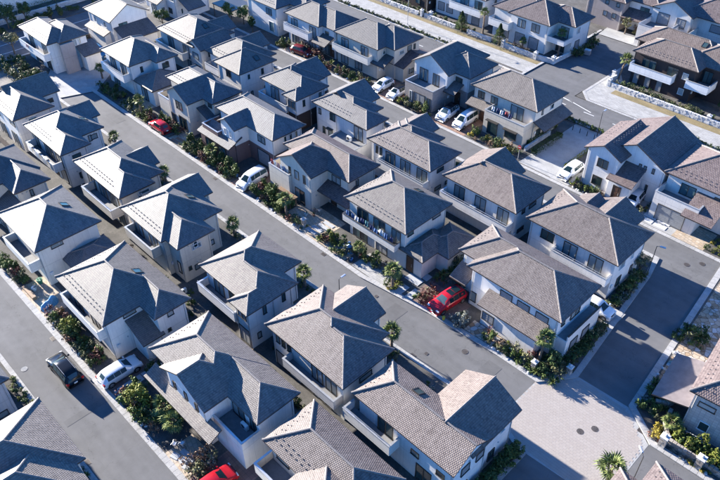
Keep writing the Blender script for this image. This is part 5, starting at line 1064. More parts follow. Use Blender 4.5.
garden(-30, 103, -20, 118, 34, 'beyond the upper right balconies', MIX+['loose:rust'], s=(0.9, 1.6), seed=75)

# ------------------------------------------------------------------ palms and trees
def frond_mesh(seed):
    rg = random.Random(seed); b = MB(); n = 13; L_ = 0.62
    b.tube([(0, 0, 0), (0.25, 0, 0.05), (0.5, 0, 0.03)], [0.014, 0.012, 0.01], 4, 1)
    for k in range(n):
        a = radians(-105+210*k/(n-1)); l = L_*rg.uniform(0.8, 1.05)*(0.8+0.25*cos(a))
        d = Vector((cos(a), sin(a), 0)); sd = Vector((-d.y, d.x, 0))*0.045
        o = Vector((0.5, 0, 0.03)); m_ = o+d*l*0.6+Vector((0, 0, rg.uniform(0.0, 0.05))); t = o+d*l-Vector((0, 0, rg.uniform(0.04, 0.2)))
        b.poly([o-sd*0.3, o+sd*0.3, m_+sd, m_-sd]); b.poly([m_-sd, m_+sd, t])
    return b.mesh('frond', ['leaf_palm', 'bark_palm'])
FROND = [frond_mesh(k) for k in range(4)]
def palm(x, y, h, s, label, lean=(0, 0), n=22, seed=0, group='palms in the front gardens'):
    rg = random.Random(seed*13+5); root = empty('palm', (x, y, 0.1)); tag(root, label, 'palm', group)
    b = MB(); k = 7; path = [(lean[0]*(i/k)**1.5, lean[1]*(i/k)**1.5, h*i/k) for i in range(k+1)]
    b.tube(path, [0.17-0.05*i/k+rg.uniform(-0.012, 0.012) for i in range(k+1)], 8)
    for i in range(int(h/0.16)):      # fibrous leaf bases
        zz = 0.15+i*0.16; a = i*2.4; f = zz/h; r = 0.17-0.05*f
        cx, cy = lean[0]*f**1.5, lean[1]*f**1.5
        b.box(cx+cos(a)*r-0.035, cy+sin(a)*r-0.035, zz, cx+cos(a)*r+0.035, cy+sin(a)*r+0.035, zz+0.12)
    obj('trunk', b.mesh('trunk', ['bark_palm']), root)
    for i in range(n):
        f = i/(n-1); el = radians(82-118*f+rg.uniform(-9, 9)); az = i*2.39996+rg.uniform(-0.2, 0.2)
        o = obj('frond', FROND[rg.randrange(4)], root, (lean[0], lean[1], h-0.04))
        o.rotation_euler = (rg.uniform(-0.25, 0.25), -el, az); k = s*rg.uniform(0.85, 1.12)*(1.0 if f < 0.75 else 0.9); o.scale = (k, k, k)
    return root
palm(-74.0, 35.7, 1.7, 0.95, 'small palm on the middle street behind the dark gable house', seed=1)
palm(-58.1, 35.3, 2.0, 1.0, 'palm on the middle street behind the triple-stepped roof', seed=2)
palm(-45.4, 35.6, 2.1, 1.1, 'palm on the middle street behind the louvred balcony house', seed=3)
palm(-32.3, 36.0, 2.2, 1.15, 'palm behind the three-window house, nearest the parked red off-roader', seed=4)
palm(-38.1, 42.2, 2.8, 1.15, 'palm beside the pale stepping slabs of the central house', seed=5)
palm(-20.5, 45.0, 2.9, 1.15, 'leaning palm on the plaza corner', lean=(-0.1, 0.5), seed=6)
palm(-87.0, 35.6, 1.6, 0.9, 'small palm at the street end behind the bedding balcony house', seed=7)
palm(-56.7, 42.4, 2.7, 1.1, 'tall palm in the tan yard below the cream gable', seed=8)
palm(-92.2, 43.0, 2.4, 1.05, 'palm left of the red street car', seed=9)
palm(-107.3, 44.6, 1.9, 1.0, 'palm at the turning place by the crossed hip house', seed=10)
palm(-74.1, 43.4, 1.5, 1.1, 'short palm left of the white van', seed=11)
palm(-58.4, 106.2, 4.0, 1.0, 'slender palm before the loggia of the plum-roofed far house', seed=12)
palm(-46.2, 105.6, 3.4, 1.15, 'leaning palm at the left end of the dark brown house', lean=(0.3, 0.5), seed=13)
palm(-73.4, 104.0, 4.0, 1.0, 'palm standing behind a clipped conifer beyond the far road', seed=14)
palm(-8.6, 37.6, 2.7, 1.35, 'large palm at the lower plaza edge, cut by the frame', seed=15, n=20)
palm(-7.5, 46.9, 1.0, 1.0, 'squat palm just inside the nearer stone pillar', seed=16)
palm(-9.0, 49.6, 1.2, 0.95, 'squat palm beside the door of the tile-clad house', seed=17)
palm(-44.6, 43.4, 1.6, 0.85, 'small palm under the blue laundry balcony', seed=18)
palm(-39.2, 14.5, 1.5, 1.2, 'bushy palm below the long tiled awning, nearer the bicycles', seed=19)
palm(-41.2, 14.8, 1.6, 1.2, 'bushy palm below the long tiled awning, nearer the white hatchback', seed=20)
palm(-64.5, 100.0+4.0, 1.4, 0.8, 'small palm before the shuttered windows of the plum-roofed far house', seed=21)
palm(-79.6, 36.0, 0.8, 0.7, 'tiny palm at the lower kerb left of the dark gable house', seed=22)
def tree(x, y, h, r, leaf, label, trunk_h=None, n=1500, seed=0, name='tree', cone=False, group=None, zr=None, size=0.24):
    rg = random.Random(seed); root = empty(name, (x, y, 0.1)); tag(root, label, 'tree', group); th = trunk_h or h*0.35
    b = MB(); b.tube([(0, 0, 0), (0.05, 0.03, th*0.6), (0.0, 0.06, th), (0.03, 0, h*0.8)], [0.16, 0.12, 0.1, 0.03], 7)
    for k in range(7):
        a = k*2.4; z0 = th*rg.uniform(0.7, 1.3); b.tube([(0, 0, z0), (cos(a)*r*0.4, sin(a)*r*0.4, z0+h*0.14), (cos(a)*r*0.75, sin(a)*r*0.75, z0+h*0.26)], [0.06, 0.04, 0.012], 5)
    obj('trunk', b.mesh('trunk', ['bark']), root)
    if cone:
        c = MB()
        for i in range(n):
            t = rg.random()**0.7; zz = 0.3+(h-0.3)*t; rr = r*(1-t)**0.8*rg.uniform(0.55, 1.08)*(1+0.18*sin(zz*5+rg.random())); a = rg.uniform(0, 2*pi)
            p = Vector((cos(a)*rr, sin(a)*rr, zz)); d = Vector((cos(a), sin(a), 0.4)).normalized(); e = Vector((-sin(a), cos(a), rg.uniform(-.4, .4))); s = size*rg.uniform(0.6, 1.2)
            f = d.cross(e).normalized(); c.poly([p-e*s*.4, p+d*s*.5-f*s*.1, p+e*s*.4, p-d*s*.3+f*s*.25])
    else:
        c = leaf_cloud(seed+9, n, r, r, zr or (h-th)/2, (h+th)/2+0.05, size, 22, 0.38)
    obj('crown', c.mesh('crown', ['leaf_'+leaf]), root); return root
tree(-76.9, 101.9, 3.9, 1.35, 'dark', 'clipped dark conifer at the far wall before the long shuttered house', seed=1, name='conifer', cone=True, n=2600, size=0.2)
tree(-68.2, 101.9, 4.1, 1.3, 'dark', 'clipped dark conifer at the left end of the plum-roofed far house', seed=2, name='conifer', cone=True, n=2600, size=0.2)
tree(-127.0, 38.2, 4.0, 1.9, 'olive', 'round olive tree beside the shaded road at the left edge', seed=3, n=1700, trunk_h=1.9)
tree(-138.6, 42.2, 5.2, 2.3, 'dark', 'dark tree at the top left corner, nearest the frame edge', seed=4, n=2000)
tree(-138.2, 45.6, 4.6, 1.6, 'dark', 'dark upright tree beside the top left street lamp', seed=5, n=1800)
tree(-111.2, 72.6+1.2, 4.0, 1.5, 'mid', 'round light green tree before the top white house, the left one', seed=6, n=1500)
tree(-108.4, 75.0, 3.7, 1.5, 'mid', 'round light green tree before the top white house, the right one', seed=7, n=1500)
tree(-104.2, 73.9, 3.2, 1.0, 'dark', 'slim dark tree beside the white house bay window', seed=8, n=900)
tree(-118, 63.2, 3.6, 1.6, 'mid', 'bushy tree beside the canopies at the top left', seed=9, n=1300)
tree(-112.9, 62.8, 3.2, 1.3, 'olive', 'olive tree between the top left house and the round trees', seed=10, n=1000)
tree(-60.6, 43.2, 2.6, 1.15, 'mid', 'leafy small tree right of the white van', seed=11, n=900, size=0.17)
tree(-44.2, 13.6, 2.8, 1.1, 'lime', 'bright green small tree below the long awning', seed=12, n=1100, size=0.18)
tree(-57.0, 13.3, 2.4, 1.0, 'lime', 'yellow-green small tree in the bed above the black car', seed=13, n=900, size=0.17)
tree(-19.2, 45.4, 2.6, 0.9, 'dark', 'dark upright small tree beside the plaza corner palm', seed=14, n=900, size=0.16)
tree(-97.9, 69.9-3.0, 2.6, 1.1, 'lime', 'light green small tree on the lane below the maroon car', seed=15, n=700, size=0.18)
tree(-19.9, 63.6, 3.4, 0.9, 'olive', 'thin olive tree at the cross street lamp', seed=16, n=700, size=0.17)
tree(-27.0, 110.0, 4.2, 1.8, 'mid', 'green tree at the right edge beside the dark brown house', seed=17, n=1500)
tree(-54.6, 123.6-1.2, 3.4, 1.0, 'olive', 'thin olive tree at the end of the side street', seed=18, n=700)
tree(-126.5, 57.5, 3.8, 1.6, 'mid', 'green tree left of the gable-ended top left house', seed=19, n=1200)
tree(-111.2, 49.6, 2.9, 1.1, 'olive', 'small olive tree above the blue car', seed=20, n=800)
tree(-34.5, 50.0, 2.2, 1.25, 'olive', 'rounded olive tree in the dark gap behind the red off-roader', seed=21, n=1100, size=0.15)

# ------------------------------------------------------------------ vehicles
PROF = {   # s, half-width factor, belt z, top z, roof half-width factor
 'hatch': [(0.0, .84, .60, .64, .74), (.015, .93, .86, .92, .76), (.05, .98, .95, 1.08, .72), (.13, 1, .98, 1.44, .68), (.30, 1, .98, 1.50, .69), (.46, 1, .97, 1.51, .70), (.60, 1, .96, 1.47, .70), (.77, 1, .94, 1.0, .80), (.88, .99, .88, .93, .80), (.955, .96, .78, .83, .78), (.985, .91, .62, .66, .76), (1.0, .86, .46, .50, .74)],
 'suv':   [(0.0, .84, .66, .70, .74), (.015, .93, .95, 1.0, .76), (.04, .98, 1.04, 1.2, .73), (.09, 1, 1.06, 1.60, .69), (.30, 1, 1.07, 1.68, .70), (.46, 1, 1.06, 1.69, .71), (.60, 1, 1.05, 1.64, .72), (.755, 1, 1.03, 1.09, .80), (.88, .99, .98, 1.03, .80), (.955, .96, .88, .93, .79), (.985, .92, .70, .74, .77), (1.0, .87, .52, .56, .75)],
 'van':   [(0.0, .86, .66, .70, .78), (.012, .95, 1.0, 1.1, .80), (.03, .99, 1.08, 1.4, .79), (.06, 1, 1.1, 1.76, .77), (.30, 1, 1.1, 1.82, .78), (.52, 1, 1.09, 1.82, .78), (.66, 1, 1.07, 1.72, .75), (.82, 1, 1.04, 1.1, .78), (.91, .98, .95, 1.0, .80), (.965, .96, .82, .86, .78), (.988, .91, .64, .68, .76), (1.0, .86, .48, .52, .74)],
 'sedan': [(0.0, .82, .58, .62, .74), (.02, .92, .84, .88, .78), (.10, .98, .92, .97, .76), (.17, 1, .94, 1.04, .72), (.29, 1, .95, 1.38, .66), (.42, 1, .95, 1.44, .67), (.50, 1, .95, 1.44, .67), (.58, 1, .94, 1.40, .66), (.73, 1, .92, .95, .72), (.87, .98, .84, .88, .72), (.95, .93, .70, .74, .70), (1.0, .80, .45, .48, .66)],
}
WHEEL = {}
def car(kind, paint, x, y, heading, label, L_=4.3, W=1.72, z=0.0, roof=None, rails=False, sunroof=False):
    root = empty('car', (x, y, z), heading); tag(root, label, 'car', 'cars parked in the estate')
    P = PROF[kind]; hw = W/2; rings = []
    def ring(s, wf, zb, zt, rf):
        xx = -L_/2+L_*s; w = hw*wf; r = hw*rf*min(1, wf+0.05)
        cz = min(zb, zt-0.03); low = min(0.22, cz*0.5)
        half = [(w*0.86, low), (w*0.98, min(0.34, cz*0.7)), (w, (cz+0.34)/2 if cz > 0.5 else cz*0.8), (w*0.97, cz-0.03), (w*0.93, cz), (r, zt-0.05 if zt-cz > 0.2 else (cz+zt)/2), (r*0.86, zt-0.012), (0, zt)]
        return [(xx, a, b_) for a, b_ in half] + [(xx, -a, b_) for a, b_ in reversed(half[:-1])]
    b = MB(); R = [ring(*q) for q in P]; n = len(R[0])
    for r in R: b.v += r
    glass = {'side_window': MB(), 'side_window_': MB(), 'windscreen': MB(), 'rear_window': MB()}
    tops = [q[3] for q in P]; hi = [i for i, q in enumerate(P) if q[3]-q[2] > 0.3]; i0, i1 = hi[0], hi[-1]
    for i in range(len(R)-1):
        for k in range(n-1):
            f = (i*n+k, (i+1)*n+k, (i+1)*n+k+1, i*n+k+1); b.f.append(f); mi = 0
            if roof and k in (5, 6, 7, 8) and i0 <= i < i1: mi = 1
            b.m.append(mi)
    b.f.append(tuple(range(n-1, -1, -1))); b.m.append(0); b.f.append(tuple((len(R)-1)*n+k for k in range(n))); b.m.append(0)
    for i in range(len(R)-1): b.f.append((i*n, i*n+n-1, (i+1)*n+n-1, (i+1)*n)); b.m.append(2)
    body = obj('body', b.mesh('body', [paint, roof or paint, 'trim_black'], True), root)
    def quad(g, pts, shrink=0.10, off=0.012):
        pts = [Vector(p) for p in pts]; c = sum(pts, Vector())/len(pts); nr = (pts[2]-pts[0]).cross(pts[3]-pts[1]).normalized()
        if nr.dot(c-Vector((0, 0, 0.8))) < 0: nr = -nr; pts.reverse()
        g.poly([p+(c-p)*shrink+nr*off for p in pts])
    for i in range(i0, i1):
        for sgn in (0, 1):
            a = [R[i][4], R[i+1][4], R[i+1][5], R[i][5]]
            if sgn: a = [(p[0], -p[1], p[2]) for p in a]
            quad(glass['side_window_' if sgn else 'side_window'], a, 0.045)
    def span(g, A, B_):
        a = [R[A][5], R[B_][4 if P[B_][3]-P[B_][2] < 0.2 else 5]]; c = [(p[0], -p[1], p[2]) for p in a]
        za = R[A][7]; zb = R[B_][7]
        for j in range(4):      # curved strip across the width
            t0, t1 = -0.94+1.88*j/4, -0.94+1.88*(j+1)/4
            f = lambda r, t: Vector((r[0], r[1]*t, r[2]))
            def pt(ring, t):
                e = ring[5]; m_ = ring[7]; return Vector((e[0], e[1]*t*0.97, m_[2]+(e[2]-m_[2])*t*t))
            pa0, pa1, pb0, pb1 = pt(R[A], t0), pt(R[A], t1), pt(R[B_], t0), pt(R[B_], t1)
            q = [pa0+(pb0-pa0)*0.06, pa1+(pb1-pa1)*0.06, pb1+(pa1-pb1)*0.08, pb0+(pa0-pb0)*0.08]
            c_ = sum(q, Vector())/4; nr = (q[2]-q[0]).cross(q[3]-q[1]).normalized()
            if nr.z < 0: nr = -nr; q.reverse()
            g.poly([p+nr*0.012 for p in q])
    span(glass['windscreen'], i1, i1+1); span(glass['rear_window'], i0, i0-1)
    for k, g in glass.items(): obj(k.rstrip('_'), g.mesh(k.rstrip('_'), ['glass_car']), root)
    # wheels
    wr = 0.33 if kind != 'sedan' else 0.31
    if wr not in WHEEL:
        t = MB(); n_ = 16
        for (ra, ya, rb, yb) in ((wr*0.66, 0.0, wr*0.95, 0.0), (wr*0.95, 0.0, wr, 0.03), (wr, 0.03, wr, 0.18), (wr, 0.18, wr*0.6, 0.2)):
            for k in range(n_):
                a0, a1 = 2*pi*k/n_, 2*pi*(k+1)/n_
                t.poly([(ra*cos(a0), ya, ra*sin(a0)), (rb*cos(a0), yb, rb*sin(a0)), (rb*cos(a1), yb, rb*sin(a1)), (ra*cos(a1), ya, ra*sin(a1))][::-1])
        r_ = MB()
        for k in range(5):
            a = 2*pi*k/5; d = Vector((cos(a), 0, sin(a))); e = Vector((-sin(a), 0, cos(a)))
            r_.poly([tuple(d*0.02+e*0.04+Vector((0, 0.005, 0))), tuple(d*wr*0.66+e*0.07+Vector((0, 0.01, 0))), tuple(d*wr*0.66-e*0.07+Vector((0, 0.01, 0))), tuple(d*0.02-e*0.04+Vector((0, 0.005, 0)))])
        dk = []
        for k in range(n_):
            a0, a1 = 2*pi*k/n_, 2*pi*(k+1)/n_
            r_.poly([(wr*0.66*cos(a0), 0.012, wr*0.66*sin(a0)), (wr*0.6*cos(a0), 0.004, wr*0.6*sin(a0)), (wr*0.6*cos(a1), 0.004, wr*0.6*sin(a1)), (wr*0.66*cos(a1), 0.012, wr*0.66*sin(a1))])
            r_.poly([(0, 0.05, 0), (wr*0.66*cos(a0), 0.05, wr*0.66*sin(a0)), (wr*0.66*cos(a1), 0.05, wr*0.66*sin(a1))], 1)
        WHEEL[wr] = (t.mesh('wheel', ['rubber']), r_.mesh('rim', ['rim', 'trim_black']))
    tm, rm = WHEEL[wr]
    for sx in (0.175, 0.82):
        for sg in (-1, 1):
            w_ = obj('wheel', tm, root, (-L_/2+L_*sx, sg*(hw+0.012), wr), 0 if sg < 0 else pi); obj('rim', rm, w_)
    ar = MB()
    for sx in (0.175, 0.82):
        for sg in (-1, 1):
            for k in range(9):
                a0, a1 = pi*k/9, pi*(k+1)/9; cx = -L_/2+L_*sx; yy = sg*(hw+0.004)
                ar.poly([(cx+cos(a0)*wr*0.9, yy, wr+sin(a0)*wr*0.9), (cx+cos(a0)*wr*1.22, yy, wr+sin(a0)*wr*1.2), (cx+cos(a1)*wr*1.22, yy, wr+sin(a1)*wr*1.2), (cx+cos(a1)*wr*0.9, yy, wr+sin(a1)*wr*0.9)])
    obj('wheel_arches', ar.mesh('wheel_arches', ['trim_black']), body)
    # lamps, plates, mirrors, grille
    f_z = P[-3][2]-0.1
    for sg in (-1, 1):
        h_ = MB(); h_.poly([(L_/2*0.90, sg*hw*0.93, f_z+0.10), (L_/2*0.985, sg*hw*0.70, f_z+0.01), (L_/2*0.97, sg*hw*0.48, f_z+0.10), (L_/2*0.92, sg*hw*0.60, f_z+0.17)][::sg]); h_.box(L_/2*0.90, min(sg*hw*0.62, sg*hw*0.92), f_z-0.02, L_/2*0.965, max(sg*hw*0.62, sg*hw*0.92), f_z+0.10)
        obj('headlight', h_.mesh('headlight', ['lamp_clear']), root)
        zt = P[1][2]; t_ = MB(); ya, yb = sorted((sg*hw*0.68, sg*hw*0.955)); t_.box(-L_/2+0.01, ya, zt-0.22, -L_/2+0.16, yb, zt+0.04); obj('tail_light', t_.mesh('tail_light', ['lamp_red']), root)
        m_ = MB(); ya, yb = sorted((sg*(hw+0.0), sg*(hw+0.2))); xm = -L_/2+L_*(P[i1+1][0]-0.035); m_.chamfer(xm-0.08, ya, P[i1+1][2]+0.0, xm+0.06, yb, P[i1+1][2]+0.15, 0.03); obj('mirror', m_.mesh('mirror', [paint]), root)
    g = MB(); g.box(L_/2-0.06, -hw*0.5, 0.36, L_/2+0.012, hw*0.5, 0.46); g.box(L_/2*0.955, -hw*0.42, f_z-0.04, L_/2*0.992, hw*0.42, f_z+0.06); obj('grille', g.mesh('grille', ['trim_black']), root)
    p_ = MB(); p_.box(-L_/2-0.012, -0.17, 0.62, -L_/2+0.02, 0.17, 0.78); obj('number_plate', p_.mesh('number_plate', ['plate']), root)
    p2 = MB(); p2.box(L_/2, -0.17, 0.47, L_/2+0.016, 0.17, 0.63); obj('number_plate', p2.mesh('number_plate', ['plate']), root)
    xs0, xs1 = R[i0][0][0]+0.1, R[i1][0][0]-0.1
    if rails:
        for sg in (-1, 1):
            r_ = MB(); r_.tube([(xs0, sg*hw*0.62, P[i0][3]+0.0), (xs0+0.2, sg*hw*0.62, P[i0+1][3]+0.04), (xs1-0.2, sg*hw*0.62, P[i0+2][3]+0.03), (xs1, sg*hw*0.62, P[i1][3]-0.01)], 0.022, 6); obj('roof_rail', r_.mesh('roof_rail', ['rim']), root)
    if sunroof:
        s_ = MB(); mid = (xs0+xs1)/2; zt = max(tops)
        for (a, c) in ((mid-0.75, mid+0.0), (mid+0.05, mid+0.65)): s_.box(a, -hw*0.48, zt-0.03, c, hw*0.48, zt+0.012)
        obj('sunroof', s_.mesh('sunroof', ['glass_car']), root)
    return root
N_, S_, E_, W_ = pi/2, -pi/2, 0.0, pi
car('suv', 'paint_black', -52.7, 10.55, W_, 'black off-road car with roof rails parked on the lower left street', 4.7, 1.84, 0.0, rails=True)
car('hatch', 'paint_white', -48.6, 14.3, N_, 'white hatchback nosed into the drive above the black car', 4.3, 1.75, 0.11)
car('hatch', 'paint_red', -32.0, 13.7, N_-0.06, 'bright red car at the bottom edge, partly cut by the frame', 4.2, 1.72, 0.11)
car('suv', 'paint_red', -32.2, 44.7, S_-0.10, 'red off-road car with a black glass roof in the central drive', 4.6, 1.86, 0.11, sunroof=True)
car('van', 'paint_white', -65.4, 43.7, S_+0.10, 'white minivan nosing out to the middle street', 4.6, 1.72, 0.11)
car('hatch', 'paint_red', -86.1, 42.5, W_, 'red hatchback parked along the upper middle street', 4.1, 1.7, 0.115)
car('hatch', 'paint_maroon', -90.6, 74.3, 0.12, 'maroon car half hidden by shrubs on the back lane', 4.2, 1.7, 0.115)
car('hatch', 'paint_white', -71.6, 75.4, S_+0.05, 'white compact car beside the cream garage wall, the left of its pair', 4.1, 1.7, 0.115)
car('hatch', 'paint_white', -68.2, 75.2, S_+0.08, 'white car with a black roof beside the grey stone base', 4.1, 1.7, 0.115, roof='paint_black')
car('suv', 'paint_white', -58.3, 75.8, S_+0.12, 'white off-road car with a black roof under the gable terrace', 4.4, 1.8, 0.115, roof='paint_black')
car('van', 'paint_white', -55.0, 76.0, S_+0.05, 'white tall minivan left of the lane-end laundry balcony', 4.6, 1.74, 0.115)
car('hatch', 'paint_pearl', -36.5, 75.8, S_, 'white wagon between the concrete footpath and the plum gable house', 4.5, 1.76, 0.115)
car('hatch', 'paint_pearl', -27.2, 76.0, S_+0.1, 'white car behind the small roof gables, beside the plum gable porch', 4.0, 1.7, 0.115)
car('hatch', 'paint_white', -20.2, 55.4, E_, 'white car tucked between hedges on the cross street', 3.8, 1.66, 0.115)
car('van', 'paint_blue', -115.4, 48.5, E_, 'bright blue van beside the taupe-banded house at the upper left', 4.3, 1.72, 0.112)

# ------------------------------------------------------------------ street furniture, walls, small things
def lamp(x, y, h, arm, label, z=0.1, mat='metal_dark'):
    root = empty('street_lamp', (x, y, z)); tag(root, label, 'street lamp', 'street lamps')
    b = MB(); b.tube([(0, 0, 0), (0, 0, 0.5), (0, 0, 0.52), (0, 0, h)], [0.075, 0.075, 0.05, 0.04], 8); obj('pole', b.mesh('pole', [mat]), root)
    d = Vector((cos(arm), sin(arm), 0)); b = MB(); b.tube([(0, 0, h-0.05), tuple(d*0.2+Vector((0, 0, h+0.05))), tuple(d*0.5+Vector((0, 0, h+0.08)))], 0.025, 6); obj('arm', b.mesh('arm', [mat]), root)
    b = MB(); b.chamfer(-0.32, -0.11, -0.05, 0.32, 0.11, 0.06, 0.04); hd = obj('lamp_head', b.mesh('lamp_head', ['metal_light']), root, tuple(d*0.62+Vector((0, 0, h+0.09))), arm)
    b = MB(); b.box(-0.26, -0.08, -0.065, 0.26, 0.08, -0.051); obj('lens', b.mesh('lens', ['lamp_clear']), hd); return root
lamp(-19.15, 64.5, 4.4, 0.3, 'street lamp at the kerb corner of the cross street'); lamp(-40.0, 35.95, 4.4, pi/2, 'street lamp on the middle street above the brown three-window house')
lamp(-86.0, 97.0, 7.0, -pi/2, 'tall street lamp on the verge of the far road', mat='metal_light'); lamp(-39.1, 87.0, 4.0, pi/2, 'street lamp at the end of the concrete footpath')
lamp(-7.1, 39.15, 4.4, 2.4, 'street lamp at the lower plaza corner beside the large palm'); lamp(-138.4, 44.6, 6.5, 0, 'pale street lamp at the top left corner', mat='metal_light')
# one-way style round sign on a post
root = empty('road_sign', (-43.6, 73.6, 0.1)); tag(root, 'round red road sign on a post at the footpath end', 'sign')
b = MB(); b.tube([(0, 0, 0), (0, 0, 2.3)], 0.035, 6); obj('post', b.mesh('post', ['metal_light']), root)
b = MB(); b.tube([(0, -0.05, 2.1), (0, -0.02, 2.1)], 0.3, 16); obj('disc', b.mesh('disc', ['sign_red']), root)
b = MB(); b.box(-0.2, -0.058, 2.05, 0.2, -0.051, 2.15); obj('bar', b.mesh('bar', ['plate']), root)
# walls of stones, pillars
def stone_wall(pts, h, label, mat='rubble', t=0.32, step=0.3, cat='wall', group=None):
    rg = random.Random(int(abs(pts[0][0]*10))); b = MB()
    for (x1, y1), (x2, y2) in zip(pts[:-1], pts[1:]):
        L_ = sqrt((x2-x1)**2+(y2-y1)**2); d = Vector(((x2-x1)/L_, (y2-y1)/L_, 0)); nn = Vector((-d.y, d.x, 0)); rows = max(1, int(h/0.24))
        for r in range(rows):
            s = -0.1*rg.random()
            while s < L_:
                w = step*rg.uniform(0.7, 1.4); e = min(s+w, L_); z0 = 0.08+h*r/rows; z1 = 0.08+h*(r+1)/rows-0.015+rg.uniform(-0.02, 0.03)*(r == rows-1)
                q = t/2+rg.uniform(-0.03, 0.04); o = Vector((x1, y1, 0)); c = 0.03
                base = [o+d*(max(s, 0)+0.01)-nn*q, o+d*(e-0.01)-nn*q, o+d*(e-0.01)+nn*q, o+d*(max(s, 0)+0.01)+nn*q]; m_ = sum(base, Vector())/4
                B0 = [(p.x, p.y, z0) for p in base]; B1 = [(p.x, p.y, z1-c) for p in base]; B2 = [((p+(m_-p)*0.16).x, (p+(m_-p)*0.16).y, z1) for p in base]
                k = len(b.v); b.v += B0+B1+B2
                for a in range(4): b.f += [(k+a, k+(a+1) % 4, k+4+(a+1) % 4, k+4+a), (k+4+a, k+4+(a+1) % 4, k+8+(a+1) % 4, k+8+a)]; b.m += [0, 0]
                b.f.append((k+8, k+9, k+10, k+11)); b.m.append(0); s += w
    x0, y0 = pts[0]
    b.v = [(x-x0, y-y0, z) for x, y, z in b.v]
    root = empty('garden_wall', (x0, y0, 0)); tag(root, label, cat, group)
    obj('stones', b.mesh('stones', [mat]), root, kind='stuff')
    co = MB()
    return root
stone_wall([(-46.4, 105.0), (-46.6, 102.6), (-45.4, 102.0), (-29.8, 102.0), (-18, 102.1)], 0.9, 'long pale stone wall below the dark brown house', 'white_stone')
stone_wall([(-67.2, 102.0), (-60.2, 102.0), (-57.0, 102.6)], 0.85, 'white garden wall curving before the palm loggia house', 'white_stone', step=0.5)
stone_wall([(-57.0, 102.9), (-56.6, 109.5)], 0.8, 'white garden wall along the side street', 'white_stone', step=0.5)
stone_wall([(-98, 102.0), (-87.6, 102.0)], 0.8, 'white block wall before the dark-clad house', 'white_stone')
stone_wall([(-86.2, 102.1), (-78.4, 102.1)], 0.8, 'white block wall before the long shuttered house, left of the conifer', 'white_stone')
stone_wall([(-75.6, 102.1), (-70.0, 102.1)], 0.8, 'white block wall between the two clipped conifers', 'white_stone')
stone_wall([(-141.2, 30), (-141.2, 44), (-141.4, 75)], 1.0, 'pale garden wall beyond the shaded road at the top left', 'white_stone', step=0.6)
stone_wall([(-8.3, 48.6), (-8.0, 46.8), (-6.9, 45.3), (-4.0, 45.35), (2, 45.5)], 0.75, 'low rubble wall linking the two stone pillars by the plaza', 'rubble', step=0.32)
stone_wall([(-9.8, 48.4), (-8.9, 48.9), (-8.5, 50.2)], 0.8, 'short rubble wall at the door of the tile-clad house', 'rubble')
stone_wall([(-25.9, 44.4), (-21.6, 44.3)], 0.35, 'low stone edging below the tiled front roof', 'rubble')
stone_wall([(-44.3, 76.2), (-44.3, 82.5)], 0.7, 'low stone planter wall beside the lane-end house', 'white_stone')
def pillar(x, y, h, label, mat='rubble', w=0.3, group='garden pillars'):
    root = empty('pillar', (x, y, 0.08)); tag(root, label, 'pillar', group); rg = random.Random(int(abs(x*100))); b = MB(); n = int(h/0.22)
    for k in range(n):
        z0, z1 = h*k/n, h*(k+1)/n-0.012; j = rg.uniform(-0.02, 0.02); sp = rg.uniform(-0.08, 0.08)
        b.chamfer(-w-j, -w-j, z0, sp-0.006, w+j, z1, 0.015); b.chamfer(sp+0.006, -w, z0, w+j, w, z1, 0.015)
    obj('shaft', b.mesh('shaft', [mat]), root); b = MB(); b.chamfer(-w-0.07, -w-0.07, h, w+0.07, w+0.07, h+0.1, 0.03)
    obj('cap', b.mesh('cap', ['white_stone']), root); b = MB(); b.tube([(0, 0, h+0.1), (0, 0, h+0.14), (0, 0, h+0.26), (0, 0, h+0.34)], [0.06, 0.14, 0.15, 0.05], 10); obj('finial', b.mesh('finial', ['white_stone']), root)
pillar(-7.15, 44.75, 1.35, 'stone pillar with white cap at the plaza, nearer the middle street'); pillar(-3.9, 45.0, 1.35, 'stone pillar with white cap nearest the right edge')
pillar(-20.35, 43.9, 1.1, 'stone pillar with white cap at the plaza corner, nearer the low tiled roof', w=0.24); pillar(-17.6, 46.0, 0.9, 'stone pillar with white cap at the plaza corner, nearer the cross street', w=0.24)
for i, (x, y, t_) in enumerate([(-57.1, 102.6, 'white gate pillar at the corner of the side street'), (-60.3, 102.0, 'white gate pillar before the palm loggia'), (-67.3, 102.0, 'white gate pillar beside the conifer of the plum-roofed house'), (-47.0, 105.3, 'white gate pillar beside the leaning palm'), (-46.0, 102.1, 'white gate pillar at the left end of the long stone wall'), (-29.4, 102.2, 'white gate pillar at the right end of the long stone wall'), (-86.9, 102.1, 'white gate pillar before the dark-clad house, beside the gap'), (-85.0, 102.6, 'white gate pillar left of the far conifer, second from the gap')]):
    pillar(x, y, 1.2, t_, 'white_stone', 0.28)
pillar(-53.6, 42.6, 1.1, 'small stone gatepost beside the tan yard palm', w=0.22)
# slatted fence at the left edge, slats one by one
def fence(x0, y0, x1, y1, h, label, mat='wood_dark', horizontal=True):
    root = empty('fence', (x0, y0, 0.1)); tag(root, label, 'fence', 'garden fences'); L_ = sqrt((x1-x0)**2+(y1-y0)**2); root.rotation_euler = (0, 0, atan2(y1-y0, x1-x0))
    n = max(2, int(L_/1.8)); pm = MB(); pm.box(-0.04, -0.04, 0, 0.04, 0.04, h+0.04); pm = pm.mesh('post', ['metal_dark']); sm = MB(); sm.box(0.0, -0.055, 0, L_, -0.042, 0.14); sm = sm.mesh('slat', [mat])
    for k in range(n+1): obj('post', pm, root, (L_*k/n, 0, 0))
    for k in range(int(h/0.17)): obj('slat', sm, root, (0, 0, 0.08+k*0.17))
fence(-102.5, 24.0, -92.9, 24.0, 1.6, 'dark brown slatted fence at the left edge below the bright-roofed house', 'wood_dark')
fence(-46.0, 23.9, -41, 23.9, 1.3, 'low slatted fence behind the long awning house', 'wood')
